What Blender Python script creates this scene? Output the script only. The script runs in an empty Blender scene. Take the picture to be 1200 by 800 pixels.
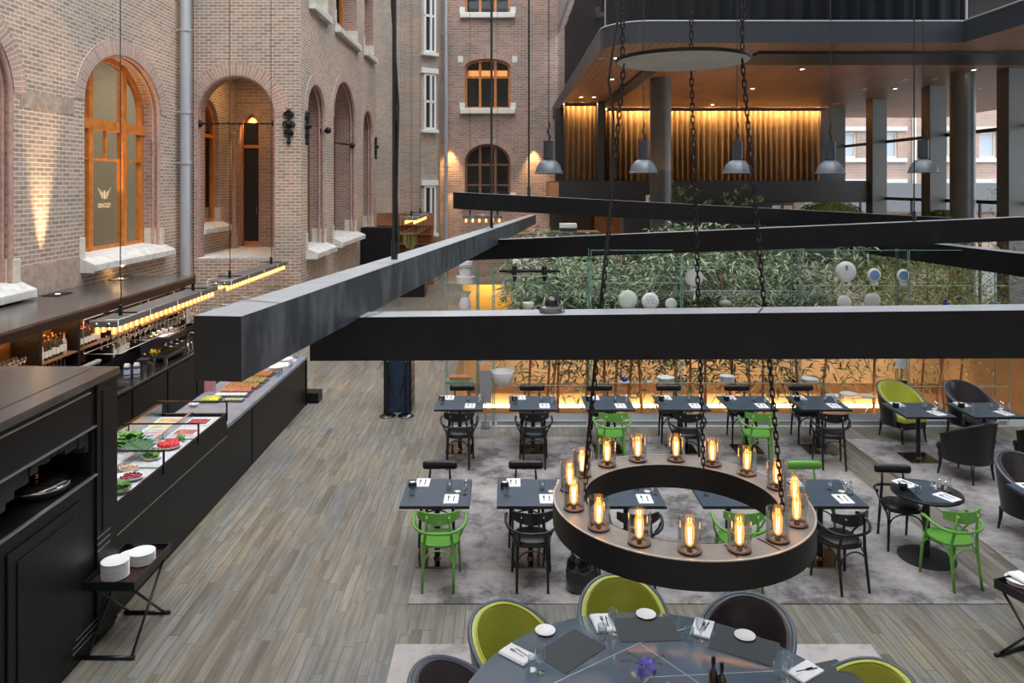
import bpy, math, random
from mathutils import Vector, Matrix
random.seed(7)
S = bpy.context.scene
COL = S.collection
PI = math.pi
CAMZ = 4.2
F, CX, CY = 900.0, 592.0, 216.0
def at(x, y, D):
    return Vector(((x-CX)*D/F, D, CAMZ-(y-CY)*D/F))

# ------------------------------------------------------------------ mesh builder
class MB:
    def __init__(s):
        s.v=[]; s.f=[]; s.uv=None
    def add(s, vs, fs):
        o=len(s.v); s.v += [tuple(p) for p in vs]; s.f += [tuple(i+o for i in f) for f in fs]; return s
    def box(s, x0,x1,y0,y1,z0,z1):
        return s.add([(x0,y0,z0),(x1,y0,z0),(x1,y1,z0),(x0,y1,z0),(x0,y0,z1),(x1,y0,z1),(x1,y1,z1),(x0,y1,z1)],
          [(0,3,2,1),(4,5,6,7),(0,1,5,4),(1,2,6,5),(2,3,7,6),(3,0,4,7)])
    def cbox(s, c, sz, rz=0, rx=0, ry=0):
        m=Matrix.Translation(c)@Matrix.Rotation(rz,4,'Z')@Matrix.Rotation(ry,4,'Y')@Matrix.Rotation(rx,4,'X')
        a,b,d=sz[0]/2,sz[1]/2,sz[2]/2
        vs=[m@Vector(p) for p in ((-a,-b,-d),(a,-b,-d),(a,b,-d),(-a,b,-d),(-a,-b,d),(a,-b,d),(a,b,d),(-a,b,d))]
        return s.add(vs,[(0,3,2,1),(4,5,6,7),(0,1,5,4),(1,2,6,5),(2,3,7,6),(3,0,4,7)])
    def quad(s,a,b,c,d): return s.add([a,b,c,d],[(0,1,2,3)])
    def lathe(s, prof, c=(0,0,0), n=24, sx=1, sy=1, a0=0, a1=2*PI, axis=None):
        full = abs(a1-a0-2*PI)<1e-6
        k = n if full else n+1
        vs=[]
        for r,z in prof:
            for i in range(k):
                a=a0+(a1-a0)*i/n
                p=Vector((r*math.cos(a)*sx, r*math.sin(a)*sy, z))
                if axis=='Y': p=Vector((p.x,-p.z,p.y))
                elif axis=='X': p=Vector((p.z,p.x,p.y))
                vs.append(Vector(c)+p)
        fs=[]
        for j in range(len(prof)-1):
            for i in range(n):
                i2=(i+1)%k
                fs.append((j*k+i,j*k+i2,(j+1)*k+i2,(j+1)*k+i))
        return s.add(vs,fs)
    def cyl(s,c,r,h,n=20,r2=None,axis=None):
        r2=r if r2 is None else r2
        return s.lathe([(0,0),(r,0),(r2,h),(0,h)],c,n,axis=axis)
    def disc(s,c,r,n=24): 
        return s.add([Vector(c)+Vector((r*math.cos(2*PI*i/n),r*math.sin(2*PI*i/n),0)) for i in range(n)],[tuple(range(n))])
    def tube(s, pts, r, n=8, closed=False, caps=True):
        pts=[Vector(p) for p in pts]; m=len(pts)
        rs = r if isinstance(r,(list,tuple)) else [r]*m
        up=None; vs=[]
        for i,p in enumerate(pts):
            if closed: t=pts[(i+1)%m]-pts[i-1]
            elif i==0: t=pts[1]-pts[0]
            elif i==m-1: t=pts[-1]-pts[-2]
            else: t=(pts[i+1]-pts[i]).normalized()+(pts[i]-pts[i-1]).normalized()
            t.normalize()
            if up is None:
                up = Vector((0,0,1)) if abs(t.z)<.9 else Vector((0,1,0))
            u=(up-t*up.dot(t)); 
            if u.length<1e-6: u=Vector((1,0,0))-t*t.x
            u.normalize(); w=t.cross(u); up=u
            for k in range(n):
                a=2*PI*k/n+PI/n
                vs.append(p+(u*math.cos(a)+w*math.sin(a))*rs[i])
        fs=[]
        for i in range(m if closed else m-1):
            j=(i+1)%m
            for k in range(n):
                k2=(k+1)%n
                fs.append((i*n+k,i*n+k2,j*n+k2,j*n+k))
        if caps and not closed:
            fs.append(tuple(range(n-1,-1,-1))); fs.append(tuple((m-1)*n+k for k in range(n)))
        return s.add(vs,fs)
    def sph(s,c,r,n=14,m=9,sz=1,sx=1,sy=1):
        return s.lathe([(r*math.sin(PI*i/m) if 0<i<m else 0, -r*math.cos(PI*i/m)*sz) for i in range(m+1)],c,n,sx,sy)
    def prism(s, poly, z0, z1):
        n=len(poly)
        vs=[(x,y,z0) for x,y in poly]+[(x,y,z1) for x,y in poly]
        fs=[tuple(range(n-1,-1,-1)),tuple(range(n,2*n))]+[(i,(i+1)%n,n+(i+1)%n,n+i) for i in range(n)]
        return s.add(vs,fs)
    def build(s,name,mat,parent=None,smooth=None,bevel=0,solid=0,kind=None,label=None):
        me=bpy.data.meshes.new(name); me.from_pydata(s.v,[],s.f)
        me.update()
        if s.uv:
            l=me.uv_layers.new(name='UVMap')
            for poly in me.polygons:
                for li in poly.loop_indices:
                    vi=me.loops[li].vertex_index
                    l.data[li].uv=s.uv[vi]
        o=bpy.data.objects.new(name,me); COL.objects.link(o)
        me.materials.append(mat)
        if parent is not None: o.parent=parent
        if smooth:
            for p in me.polygons: p.use_smooth=True
            if smooth!='all':
                try: me.set_sharp_from_angle(angle=math.radians(42))
                except Exception: pass
        if solid:
            md=o.modifiers.new('s','SOLIDIFY'); md.thickness=solid; md.offset=0
        if bevel:
            md=o.modifiers.new('b','BEVEL'); md.width=bevel; md.segments=2; md.limit_method='ANGLE'
        if kind: o['kind']=kind
        if label: o['label']=label
        return o
def empty(name, loc=(0,0,0), rz=0):
    o=bpy.data.objects.new(name,None); COL.objects.link(o); o.location=loc; o.rotation_euler=(0,0,rz)
    o.empty_display_size=.1; return o
def tag(o,label,cat,group=None,kind=None):
    o['label']=label; o['category']=cat
    if group: o['group']=group
    if kind: o['kind']=kind
    return o
def struct(mb,name,mat,**k): return mb.build(name,mat,kind='structure',**k)
KIDS={}
def copy_tree(o,parent=None,loc=None,rz=None):
    c=o.copy(); COL.objects.link(c)
    if parent is not None: c.parent=parent
    for ch in list(o.children): copy_tree(ch,c)
    if loc is not None: c.location=loc
    if rz is not None: c.rotation_euler=(0,0,rz)
    return c
class Proto:
    """first use moves the original, afterwards copies"""
    def __init__(s,make): s.make=make; s.o=None
    def __call__(s,loc,rz,label,cat,group=None):
        if s.o is None: s.o=s.make(); o=s.o; o.location=loc; o.rotation_euler=(0,0,rz)
        else: o=copy_tree(s.o,None,loc,rz)
        o['label']=label; o['category']=cat
        if group: o['group']=group
        elif 'group' in o: del o['group']
        return o

# ------------------------------------------------------------------ materials
def newmat(name):
    m=bpy.data.materials.new(name); m.use_nodes=True
    nt=m.node_tree; b=nt.nodes['Principled BSDF']; return m,nt,b
def N(nt,t,**k):
    n=nt.nodes.new(t)
    for a,v in k.items(): setattr(n,a,v)
    return n
def pm(name,col,rough=.5,metal=0,noise=0,nscale=8,bump=0,bscale=60,spec=None,coat=0,emis=None,est=0):
    m,nt,b=newmat(name)
    b.inputs['Base Color'].default_value=(*col,1); b.inputs['Roughness'].default_value=rough; b.inputs['Metallic'].default_value=metal
    if spec is not None: b.inputs['Specular IOR Level'].default_value=spec
    if coat: b.inputs['Coat Weight'].default_value=coat; b.inputs['Coat Roughness'].default_value=.1
    if emis: b.inputs['Emission Color'].default_value=(*emis,1); b.inputs['Emission Strength'].default_value=est
    tc=N(nt,'ShaderNodeTexCoord')
    if noise:
        n=N(nt,'ShaderNodeTexNoise'); n.inputs['Scale'].default_value=nscale; n.inputs['Detail'].default_value=6
        nt.links.new(tc.outputs['Object'],n.inputs['Vector'])
        r=N(nt,'ShaderNodeValToRGB'); r.color_ramp.elements[0].position=.3; r.color_ramp.elements[1].position=.7
        r.color_ramp.elements[0].color=(*[c*(1-noise) for c in col],1); r.color_ramp.elements[1].color=(*[min(1,c*(1+noise)) for c in col],1)
        nt.links.new(n.outputs['Fac'],r.inputs['Fac']); nt.links.new(r.outputs['Color'],b.inputs['Base Color'])
    if bump:
        n=N(nt,'ShaderNodeTexNoise'); n.inputs['Scale'].default_value=bscale
        nt.links.new(tc.outputs['Object'],n.inputs['Vector'])
        u=N(nt,'ShaderNodeBump'); u.inputs['Strength'].default_value=bump; u.inputs['Distance'].default_value=.01
        nt.links.new(n.outputs['Fac'],u.inputs['Height']); nt.links.new(u.outputs['Normal'],b.inputs['Normal'])
    return m
def emit(name,col,st):
    m=bpy.data.materials.new(name); m.use_nodes=True; nt=m.node_tree; nt.nodes.clear()
    o=N(nt,'ShaderNodeOutputMaterial'); e=N(nt,'ShaderNodeEmission'); e.inputs[0].default_value=(*col,1); e.inputs[1].default_value=st
    nt.links.new(e.outputs[0],o.inputs[0]); return m
def glassmat(name,tint=(.93,.97,.95),refl=.08,rough=.02,k=.45):
    m=bpy.data.materials.new(name); m.use_nodes=True; nt=m.node_tree; nt.nodes.clear()
    o=N(nt,'ShaderNodeOutputMaterial'); t=N(nt,'ShaderNodeBsdfTransparent'); t.inputs[0].default_value=(*tint,1)
    g=N(nt,'ShaderNodeBsdfGlossy'); g.inputs['Roughness'].default_value=rough; g.inputs['Color'].default_value=(.9,.95,.95,1)
    mx=N(nt,'ShaderNodeMixShader')
    lw=N(nt,'ShaderNodeLayerWeight'); lw.inputs[0].default_value=.35
    ma=N(nt,'ShaderNodeMath',operation='MULTIPLY_ADD'); ma.inputs[1].default_value=k; ma.inputs[2].default_value=refl
    nt.links.new(lw.outputs['Facing'],ma.inputs[0]); nt.links.new(ma.outputs[0],mx.inputs[0])
    nt.links.new(t.outputs[0],mx.inputs[1]); nt.links.new(g.outputs[0],mx.inputs[2]); nt.links.new(mx.outputs[0],o.inputs[0])
    return m
def brickmat(name,axes,c1,c2,mortar,course=.082,length=.24,msz=.011,rough=.9):
    m,nt,b=newmat(name)
    if axes=='uv':
        tc=N(nt,'ShaderNodeTexCoord'); vec=tc.outputs['UV']
    else:
        g=N(nt,'ShaderNodeNewGeometry'); sp=N(nt,'ShaderNodeSeparateXYZ'); cb=N(nt,'ShaderNodeCombineXYZ')
        nt.links.new(g.outputs['Position'],sp.inputs[0])
        if axes=='auto':
            ad=N(nt,'ShaderNodeMath',operation='ADD'); nt.links.new(sp.outputs['X'],ad.inputs[0]); nt.links.new(sp.outputs['Y'],ad.inputs[1])
            nt.links.new(ad.outputs[0],cb.inputs['X'])
        else: nt.links.new(sp.outputs[axes],cb.inputs['X'])
        nt.links.new(sp.outputs['Z'],cb.inputs['Y']); vec=cb.outputs[0]
    t=N(nt,'ShaderNodeTexBrick'); t.inputs['Scale'].default_value=1; t.inputs['Brick Width'].default_value=length
    t.inputs['Row Height'].default_value=course; t.inputs['Mortar Size'].default_value=msz; t.inputs['Mortar Smooth'].default_value=.3
    t.inputs['Bias'].default_value=-.1
    t.inputs['Color1'].default_value=(*c1,1); t.inputs['Color2'].default_value=(*c2,1); t.inputs['Mortar'].default_value=(*mortar,1)
    nt.links.new(vec,t.inputs['Vector'])
    # large patches: redder and greyer zones of the old wall
    n=N(nt,'ShaderNodeTexNoise'); n.inputs['Scale'].default_value=.45; n.inputs['Detail'].default_value=5
    nt.links.new(vec,n.inputs['Vector'])
    r=N(nt,'ShaderNodeValToRGB'); r.color_ramp.elements[0].position=.35; r.color_ramp.elements[1].position=.7
    r.color_ramp.elements[0].color=(.78,.8,.82,1); r.color_ramp.elements[1].color=(1.12,1.0,.95,1)
    nt.links.new(n.outputs['Fac'],r.inputs['Fac'])
    mx=N(nt,'ShaderNodeMix',data_type='RGBA',blend_type='MULTIPLY'); mx.inputs['Factor'].default_value=1
    nt.links.new(t.outputs['Color'],mx.inputs['A']); nt.links.new(r.outputs['Color'],mx.inputs['B'])
    nt.links.new(mx.outputs['Result'],b.inputs['Base Color'])
    u=N(nt,'ShaderNodeBump'); u.inputs['Strength'].default_value=.5; u.inputs['Distance'].default_value=.008; u.invert=True
    nt.links.new(t.outputs['Fac'],u.inputs['Height']); nt.links.new(u.outputs['Normal'],b.inputs['Normal'])
    b.inputs['Roughness'].default_value=rough
    return m
M={}
B1,B2,MO=(.47,.37,.295),(.29,.235,.195),(.74,.66,.565)
M['brickX']=brickmat('brick_x','X',B1,B2,MO)
M['brickY']=brickmat('brick_y','Y',B1,B2,MO)
M['brickXs']=brickmat('brick_x_small','X',(.47,.33,.27),(.30,.23,.20),(.58,.49,.43),.11,.33,.013)
M['brickA']=brickmat('brick_auto','auto',(.44,.365,.30),(.32,.27,.23),(.55,.49,.42),.085,.28,.012)
M['brickArch']=brickmat('brick_arch','uv',(.52,.37,.31),(.37,.25,.21),(.64,.54,.47),.09,.5,.012)
M['brickReveal']=brickmat('brick_reveal','uv',(.42,.28,.23),(.30,.20,.17),(.55,.46,.40),.088,.25,.011)
M['pinkbrick']=brickmat('brick_pink','X',(.40,.285,.235),(.34,.25,.21),(.42,.35,.31),.16,.5,.015)
M['redmould']=pm('red_moulded_brick',(.46,.29,.25),.8,noise=.2)
M['stone']=pm('pale_stone',(.62,.61,.59),.75,noise=.18,nscale=5,bump=.2)
M['creamstone']=pm('cream_stone',(.62,.57,.48),.8,noise=.12)
M['orangewood']=pm('orange_varnished_wood',(.60,.20,.035),.35,noise=.25,nscale=6,coat=.3)
M['darkorange']=pm('brown_wood_panel',(.25,.11,.05),.45,noise=.25,nscale=3)
M['paneglass']=glassmat('window_pane',(.85,.87,.84),.03,k=.10)
M['beige']=pm('beige_interior',(.46,.43,.35),.9)
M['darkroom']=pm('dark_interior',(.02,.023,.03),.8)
M['iron']=pm('wrought_iron',(.02,.022,.026),.45,metal=.6)
M['greypaint']=pm('grey_painted_pipe',(.46,.49,.54),.35,metal=.3)
M['cable']=pm('black_cable',(.015,.015,.017),.5)
M['blackpanel']=pm('black_cabinet_paint',(.006,.006,.0075),.42,noise=.2,nscale=2,spec=.3)
M['counterfront']=pm('black_counter_front',(.006,.006,.007),.45,spec=.3)
M['blacktop']=pm('brown_black_stone_top',(.075,.067,.062),.2,noise=.25,nscale=3)
M['bluestone']=pm('blue_grey_stone_slab',(.20,.245,.31),.25,noise=.15,nscale=4)
M['edgeline']=pm('bright_trim_edge',(.45,.45,.45),.3,metal=.8)
M['steel']=pm('brushed_steel',(.55,.55,.56),.28,metal=1)
M['chrome']=pm('chrome',(.8,.8,.82),.1,metal=1)
M['white']=pm('white_ceramic',(.85,.84,.83),.25)
M['offwhite']=pm('off_white',(.72,.71,.67),.5)
M['napkin']=pm('white_linen',(.82,.82,.85),.8,bump=.3,bscale=90)
M['green']=pm('green_paint',(.13,.37,.055),.35,coat=.2)
M['blackwood']=pm('black_lacquered_wood',(.007,.008,.011),.3,coat=.15,spec=.4)
M['blackleather']=pm('black_leather',(.009,.0085,.011),.32,bump=.25,bscale=120)
M['aubergine']=pm('dark_aubergine_leather',(.055,.045,.052),.3,bump=.15,bscale=120)
M['olive']=pm('olive_green_leather',(.43,.46,.06),.27,bump=.12,bscale=120,noise=.08,nscale=5)
M['rim']=pm('grey_blue_piping_leather',(.09,.11,.145),.25)
M['slate']=pm('slate_table_top',(.06,.08,.11),.38,noise=.12,nscale=6)
M['tableedge']=pm('copper_brown_edge',(.35,.16,.07),.4)
M['tabledark']=pm('black_blue_edge',(.012,.014,.02),.35)
M['mirrorbase']=pm('polished_dark_steel',(.38,.33,.30),.12,metal=1)
M['glasstop']=pm('glossy_blue_glass',(.12,.155,.205),.05,coat=.8)
M['seam']=pm('pale_seam',(.35,.4,.45),.3)
M['mat']=pm('charcoal_placemat',(.055,.06,.065),.7)
M['clear']=glassmat('clear_glass',(.95,.97,.97),.13,k=.6)
M['clear2']=glassmat('clear_glass_thin',(.985,.992,.99),.006,k=.035)
M['goblet']=glassmat('bar_glass',(.9,.88,.84),.28,k=.6,rough=.08)
M['clearedge']=pm('glass_edge_green',(.16,.34,.27),.15)
M['lampglass']=glassmat('lamp_cylinder_glass',(.98,.965,.95),.05,k=.7)
M['rust']=pm('rust_brown_ring',(.06,.035,.03),.4,metal=.4)
M['skylittop']=pm('painted_skylit_top',(.42,.435,.46),.33,metal=.1,noise=.12,nscale=3)  # pale grey carries the sky's reflection on the beam tops as colour
M['amber']=emit('glowing_amber_bulb',(1,.34,.055),4.5)
M['amberhot']=emit('filament',(1,.52,.2),34)
M['warmstrip']=emit('warm_strip_light',(1,.66,.30),12)
M['downlight']=emit('downlight_glow',(1,.72,.42),60)
M['chain']=pm('chain_steel',(.035,.03,.03),.35,metal=.8)
M['disc']=pm('aged_zinc',(.50,.48,.43),.4,metal=.2,noise=.1,nscale=3)
M['ringtop']=pm('tan_grey_metal_top',(.22,.215,.205),.5,metal=.1,noise=.12,nscale=10)
M['ringside']=pm('black_steel_band',(.009,.0085,.009),.45,spec=.3)
M['pend']=pm('grey_blue_enamel',(.12,.133,.155),.35,metal=.2)
M['pendcap']=pm('charcoal_socket',(.03,.035,.042),.5)
M['soffit']=None
M['fascia']=pm('anthracite_fascia',(.035,.04,.05),.4,metal=.2)
M['darkslab']=pm('dark_slab',(.03,.028,.028),.5)
M['column']=pm('charcoal_column',(.075,.075,.072),.4,noise=.1,nscale=2)
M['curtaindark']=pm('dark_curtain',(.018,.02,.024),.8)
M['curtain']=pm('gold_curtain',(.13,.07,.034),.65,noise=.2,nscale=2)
M['trunk']=pm('reddish_trunk',(.30,.13,.06),.8,noise=.3,nscale=10)
M['pot']=pm('terracotta_pot',(.50,.22,.10),.6)
M['pitwood']=pm('honey_wood_wall',(.46,.30,.165),.5,noise=.12,nscale=1.5)
M['pitband']=pm('dark_wood_band',(.22,.10,.045),.5)
M['deskblue']=pm('midnight_blue_panel',(.012,.035,.075),.35)
M['flowerblue']=pm('blue_violet_petals',(.16,.13,.55),.6,noise=.3,nscale=30)
M['yellow']=pm('yellow_petals',(.75,.55,.03),.6)
M['red']=pm('tomato_red',(.55,.03,.04),.3)
m_,nt_,b_=newmat('red_checked_cloth'); tx_=N(nt_,'ShaderNodeTexChecker'); tx_.inputs['Scale'].default_value=38; tx_.inputs['Color1'].default_value=(.45,.03,.07,1); tx_.inputs['Color2'].default_value=(.62,.45,.47,1)
tc_=N(nt_,'ShaderNodeTexCoord'); nt_.links.new(tc_.outputs['Object'],tx_.inputs['Vector']); nt_.links.new(tx_.outputs['Color'],b_.inputs['Base Color']); b_.inputs['Roughness'].default_value=.8; M['redcloth']=m_
M['salad']=pm('salad_green',(.12,.27,.05),.5,noise=.5,nscale=30)
M['leafdark']=pm('dark_glossy_leaf',(.025,.11,.03),.35)
M['skewer']=pm('salmon_orange_food',(.60,.28,.10),.5,noise=.4,nscale=50)
M['cheese']=pm('pale_cheese',(.72,.60,.32),.5)
M['ice']=pm('crushed_ice',(.62,.64,.66),.35,noise=.25,nscale=45,bump=.8,bscale=60)
M['slateplate']=pm('slate_board',(.05,.05,.055),.4)
M['bottlegreen']=pm('green_bottle_glass',(.01,.05,.02),.08,coat=.5)
M['bottlebrown']=pm('brown_bottle_glass',(.05,.02,.01),.08,coat=.5)
M['bottleclear']=glassmat('clear_bottle_glass',(.8,.78,.7),.12)
M['labelw']=pm('bottle_label',(.75,.72,.65),.6)
M['goldfoil']=pm('gold_foil',(.65,.42,.1),.3,metal=.7)
M['bluepack']=pm('blue_carton',(.05,.15,.5),.5)
M['logo']=pm('frosted_logo',(.26,.265,.24),.6)
M['paper']=pm('paper_white',(.8,.8,.8),.8)
M['tan']=pm('tan_wood',(.45,.2,.08),.5,noise=.2)
M['blueglaze']=pm('blue_glaze',(.22,.34,.6),.3)
M['cobalt']=pm('cobalt_blue',(.01,.02,.35),.2)
M['celadon']=pm('celadon_glaze',(.62,.68,.64),.3)
M['grassy']=pm('clipped_hedge',(.14,.2,.05),.8,noise=.5,nscale=20)
M['grey']=pm('mid_grey',(.3,.32,.34),.4)
M['pottery']=pm('grey_pottery',(.4,.38,.35),.5)
M['extglass']=pm('reflective_exterior_pane',(.35,.4,.46),.15)
M['extwhite']=pm('white_painted_stone',(.80,.80,.78),.6)
M['extgrey']=pm('grey_exterior_band',(.12,.125,.135),.6)
M['extsill']=pm('outside_white_sill',(.5,.5,.49),.6)

def leafmat(name,c1,c2):
    m,nt,b=newmat(name)
    g=N(nt,'ShaderNodeNewGeometry'); r=N(nt,'ShaderNodeValToRGB')
    r.color_ramp.elements[0].color=(*c1,1); r.color_ramp.elements[1].color=(*c2,1)
    nt.links.new(g.outputs['Random Per Island'],r.inputs['Fac']); nt.links.new(r.outputs['Color'],b.inputs['Base Color'])
    b.inputs['Roughness'].default_value=.4
    return m
M['leafA']=leafmat('bamboo_leaves',(.02,.07,.025),(.46,.56,.34))
M['leafB']=leafmat('yellow_green_leaves',(.08,.13,.03),(.50,.56,.20))
M['leafC']=leafmat('big_shiny_leaves',(.07,.20,.07),(.42,.58,.32))

def plankmat():
    m,nt,b=newmat('weathered_plank_floor')
    L=nt.links.new
    def math_(op,a_,b_=None):
        n=N(nt,'ShaderNodeMath',operation=op)
        for i,v in enumerate((a_,b_)):
            if v is None: continue
            if isinstance(v,(int,float)): n.inputs[i].default_value=v
            else: L(v,n.inputs[i])
        return n.outputs[0]
    g=N(nt,'ShaderNodeNewGeometry'); sp=N(nt,'ShaderNodeSeparateXYZ'); L(g.outputs['Position'],sp.inputs[0])
    rx=math_('DIVIDE',sp.outputs['X'],.098); row=math_('FLOOR',rx); fx=math_('FRACT',rx)
    w1=N(nt,'ShaderNodeTexWhiteNoise',noise_dimensions='1D'); L(row,w1.inputs['W'])
    ly=math_('ADD',math_('DIVIDE',sp.outputs['Y'],.95),math_('MULTIPLY',w1.outputs['Value'],13.7))
    col=math_('FLOOR',ly); fy=math_('FRACT',ly)
    w2=N(nt,'ShaderNodeTexWhiteNoise',noise_dimensions='2D'); cb2=N(nt,'ShaderNodeCombineXYZ'); L(row,cb2.inputs['X']); L(col,cb2.inputs['Y']); L(cb2.outputs[0],w2.inputs['Vector'])
    r=N(nt,'ShaderNodeValToRGB'); e=r.color_ramp.elements; e[0].color=(.15,.135,.11,1); e[1].color=(.285,.265,.235,1)
    for p,c in ((.15,(.225,.20,.165)),(.35,(.205,.21,.20)),(.5,(.25,.225,.185)),(.65,(.22,.205,.175)),(.8,(.235,.24,.235)),(.9,(.25,.225,.185))):
        q=e.new(p); q.color=(*c,1)
    L(w2.outputs['Value'],r.inputs['Fac'])
    cb=N(nt,'ShaderNodeCombineXYZ'); L(sp.outputs['Y'],cb.inputs['X']); L(sp.outputs['X'],cb.inputs['Y']); L(w2.outputs['Value'],cb.inputs['Z'])
    mp=N(nt,'ShaderNodeMapping'); mp.inputs['Scale'].default_value=(1.8,22,7); L(cb.outputs[0],mp.inputs['Vector'])
    n=N(nt,'ShaderNodeTexNoise'); n.inputs['Scale'].default_value=1; n.inputs['Detail'].default_value=6; n.inputs['Roughness'].default_value=.6; L(mp.outputs[0],n.inputs['Vector'])
    r2=N(nt,'ShaderNodeValToRGB'); r2.color_ramp.elements[0].position=.3; r2.color_ramp.elements[0].color=(.62,.60,.58,1)
    r2.color_ramp.elements[1].position=.62; r2.color_ramp.elements[1].color=(1.12,1.1,1.08,1); L(n.outputs['Fac'],r2.inputs['Fac'])
    n5=N(nt,'ShaderNodeTexNoise'); n5.inputs['Scale'].default_value=.7; n5.inputs['Detail'].default_value=3; L(g.outputs['Position'],n5.inputs['Vector'])
    r5=N(nt,'ShaderNodeValToRGB'); r5.color_ramp.elements[0].position=.35; r5.color_ramp.elements[0].color=(.86,.88,.92,1); r5.color_ramp.elements[1].position=.65; r5.color_ramp.elements[1].color=(1.04,1.0,.90,1); L(n5.outputs['Fac'],r5.inputs['Fac'])
    mx=N(nt,'ShaderNodeMix',data_type='RGBA',blend_type='MULTIPLY'); mx.inputs['Factor'].default_value=1; L(r.outputs['Color'],mx.inputs['A']); L(r2.outputs['Color'],mx.inputs['B'])
    m5=N(nt,'ShaderNodeMix',data_type='RGBA',blend_type='MULTIPLY'); m5.inputs['Factor'].default_value=1; L(mx.outputs['Result'],m5.inputs['A']); L(r5.outputs['Color'],m5.inputs['B'])
    # dark gaps of uneven width between boards
    gap=math_('MULTIPLY',w2.outputs['Value'],.10)
    g1=math_('LESS_THAN',fx,math_('ADD',gap,.015)); g2=math_('LESS_THAN',fy,.008); gg=math_('MAXIMUM',g1,g2)
    m2=N(nt,'ShaderNodeMix',data_type='RGBA'); L(math_('MULTIPLY',gg,.62),m2.inputs['Factor']); L(m5.outputs['Result'],m2.inputs['A']); m2.inputs['B'].default_value=(.05,.045,.04,1)
    L(m2.outputs['Result'],b.inputs['Base Color'])
    r3=N(nt,'ShaderNodeMapRange'); r3.inputs['To Min'].default_value=.27; r3.inputs['To Max'].default_value=.5
    L(n5.outputs['Fac'],r3.inputs['Value']); L(r3.outputs[0],b.inputs['Roughness'])
    return m
M['planks']=plankmat()
def rugmat(name,base,dark,warm):
    m,nt,b=newmat(name)
    tc=N(nt,'ShaderNodeNewGeometry')
    n=N(nt,'ShaderNodeTexNoise'); n.inputs['Scale'].default_value=1.5; n.inputs['Detail'].default_value=12; n.inputs['Roughness'].default_value=.72
    nt.links.new(tc.outputs['Position'],n.inputs['Vector'])
    r=N(nt,'ShaderNodeValToRGB'); e=r.color_ramp.elements; e[0].position=.40; e[0].color=(*dark,1); e[1].position=.50; e[1].color=(*base,1)
    a=e.new(.66); a.color=(*warm,1)
    nt.links.new(n.outputs['Fac'],r.inputs['Fac']); nt.links.new(r.outputs['Color'],b.inputs['Base Color'])
    b.inputs['Roughness'].default_value=.95
    n2=N(nt,'ShaderNodeTexNoise'); n2.inputs['Scale'].default_value=150; nt.links.new(tc.outputs['Position'],n2.inputs['Vector'])
    u=N(nt,'ShaderNodeBump'); u.inputs['Strength'].default_value=.4; u.inputs['Distance'].default_value=.005
    nt.links.new(n2.outputs['Fac'],u.inputs['Height']); nt.links.new(u.outputs['Normal'],b.inputs['Normal'])
    return m
M['rug']=rugmat('worn_grey_rug',(.27,.25,.245),(.10,.092,.095),(.42,.39,.375))
M['rug2']=rugmat('pale_mauve_rug',(.42,.38,.365),(.28,.245,.24),(.48,.44,.42))
def soffitmat():
    m,nt,b=newmat('walnut_slat_soffit')
    g=N(nt,'ShaderNodeNewGeometry'); sp=N(nt,'ShaderNodeSeparateXYZ'); cb=N(nt,'ShaderNodeCombineXYZ')
    nt.links.new(g.outputs['Position'],sp.inputs[0]); nt.links.new(sp.outputs['Y'],cb.inputs['X']); nt.links.new(sp.outputs['X'],cb.inputs['Y'])
    t=N(nt,'ShaderNodeTexBrick'); t.inputs['Scale'].default_value=1; t.inputs['Brick Width'].default_value=3.5; t.inputs['Row Height'].default_value=.16; t.inputs['Mortar Size'].default_value=.012
    t.inputs['Color1'].default_value=(.30,.135,.07,1); t.inputs['Color2'].default_value=(.20,.095,.055,1); t.inputs['Mortar'].default_value=(.03,.015,.01,1)
    nt.links.new(cb.outputs[0],t.inputs['Vector']); nt.links.new(t.outputs['Color'],b.inputs['Base Color']); b.inputs['Roughness'].default_value=.45
    return m
M['soffit']=soffitmat()
def beammat(name,c1,c2,rough=.45,spec=.4):
    m,nt,b=newmat(name)
    g=N(nt,'ShaderNodeNewGeometry'); mp=N(nt,'ShaderNodeMapping'); mp.inputs['Scale'].default_value=(5,5,2.2)
    nt.links.new(g.outputs['Position'],mp.inputs['Vector'])
    n=N(nt,'ShaderNodeTexNoise'); n.inputs['Scale'].default_value=1; n.inputs['Detail'].default_value=8; n.inputs['Roughness'].default_value=.6
    nt.links.new(mp.outputs[0],n.inputs['Vector'])
    r=N(nt,'ShaderNodeValToRGB'); r.color_ramp.elements[0].position=.45; r.color_ramp.elements[0].color=(*c1,1); r.color_ramp.elements[1].position=.78; r.color_ramp.elements[1].color=(*c2,1)
    nt.links.new(n.outputs['Fac'],r.inputs['Fac']); nt.links.new(r.outputs['Color'],b.inputs['Base Color'])
    b.inputs['Roughness'].default_value=rough; b.inputs['Metallic'].default_value=.1; b.inputs['Specular IOR Level'].default_value=spec
    return m
M['beam']=beammat('blue_black_steel',(.045,.052,.065),(.19,.215,.25))
M['beamdark']=beammat('dark_steel',(.007,.007,.009),(.012,.013,.016),spec=.25)
M['beamend']=pm('black_end_cap',(.006,.006,.007),.5)
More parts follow.
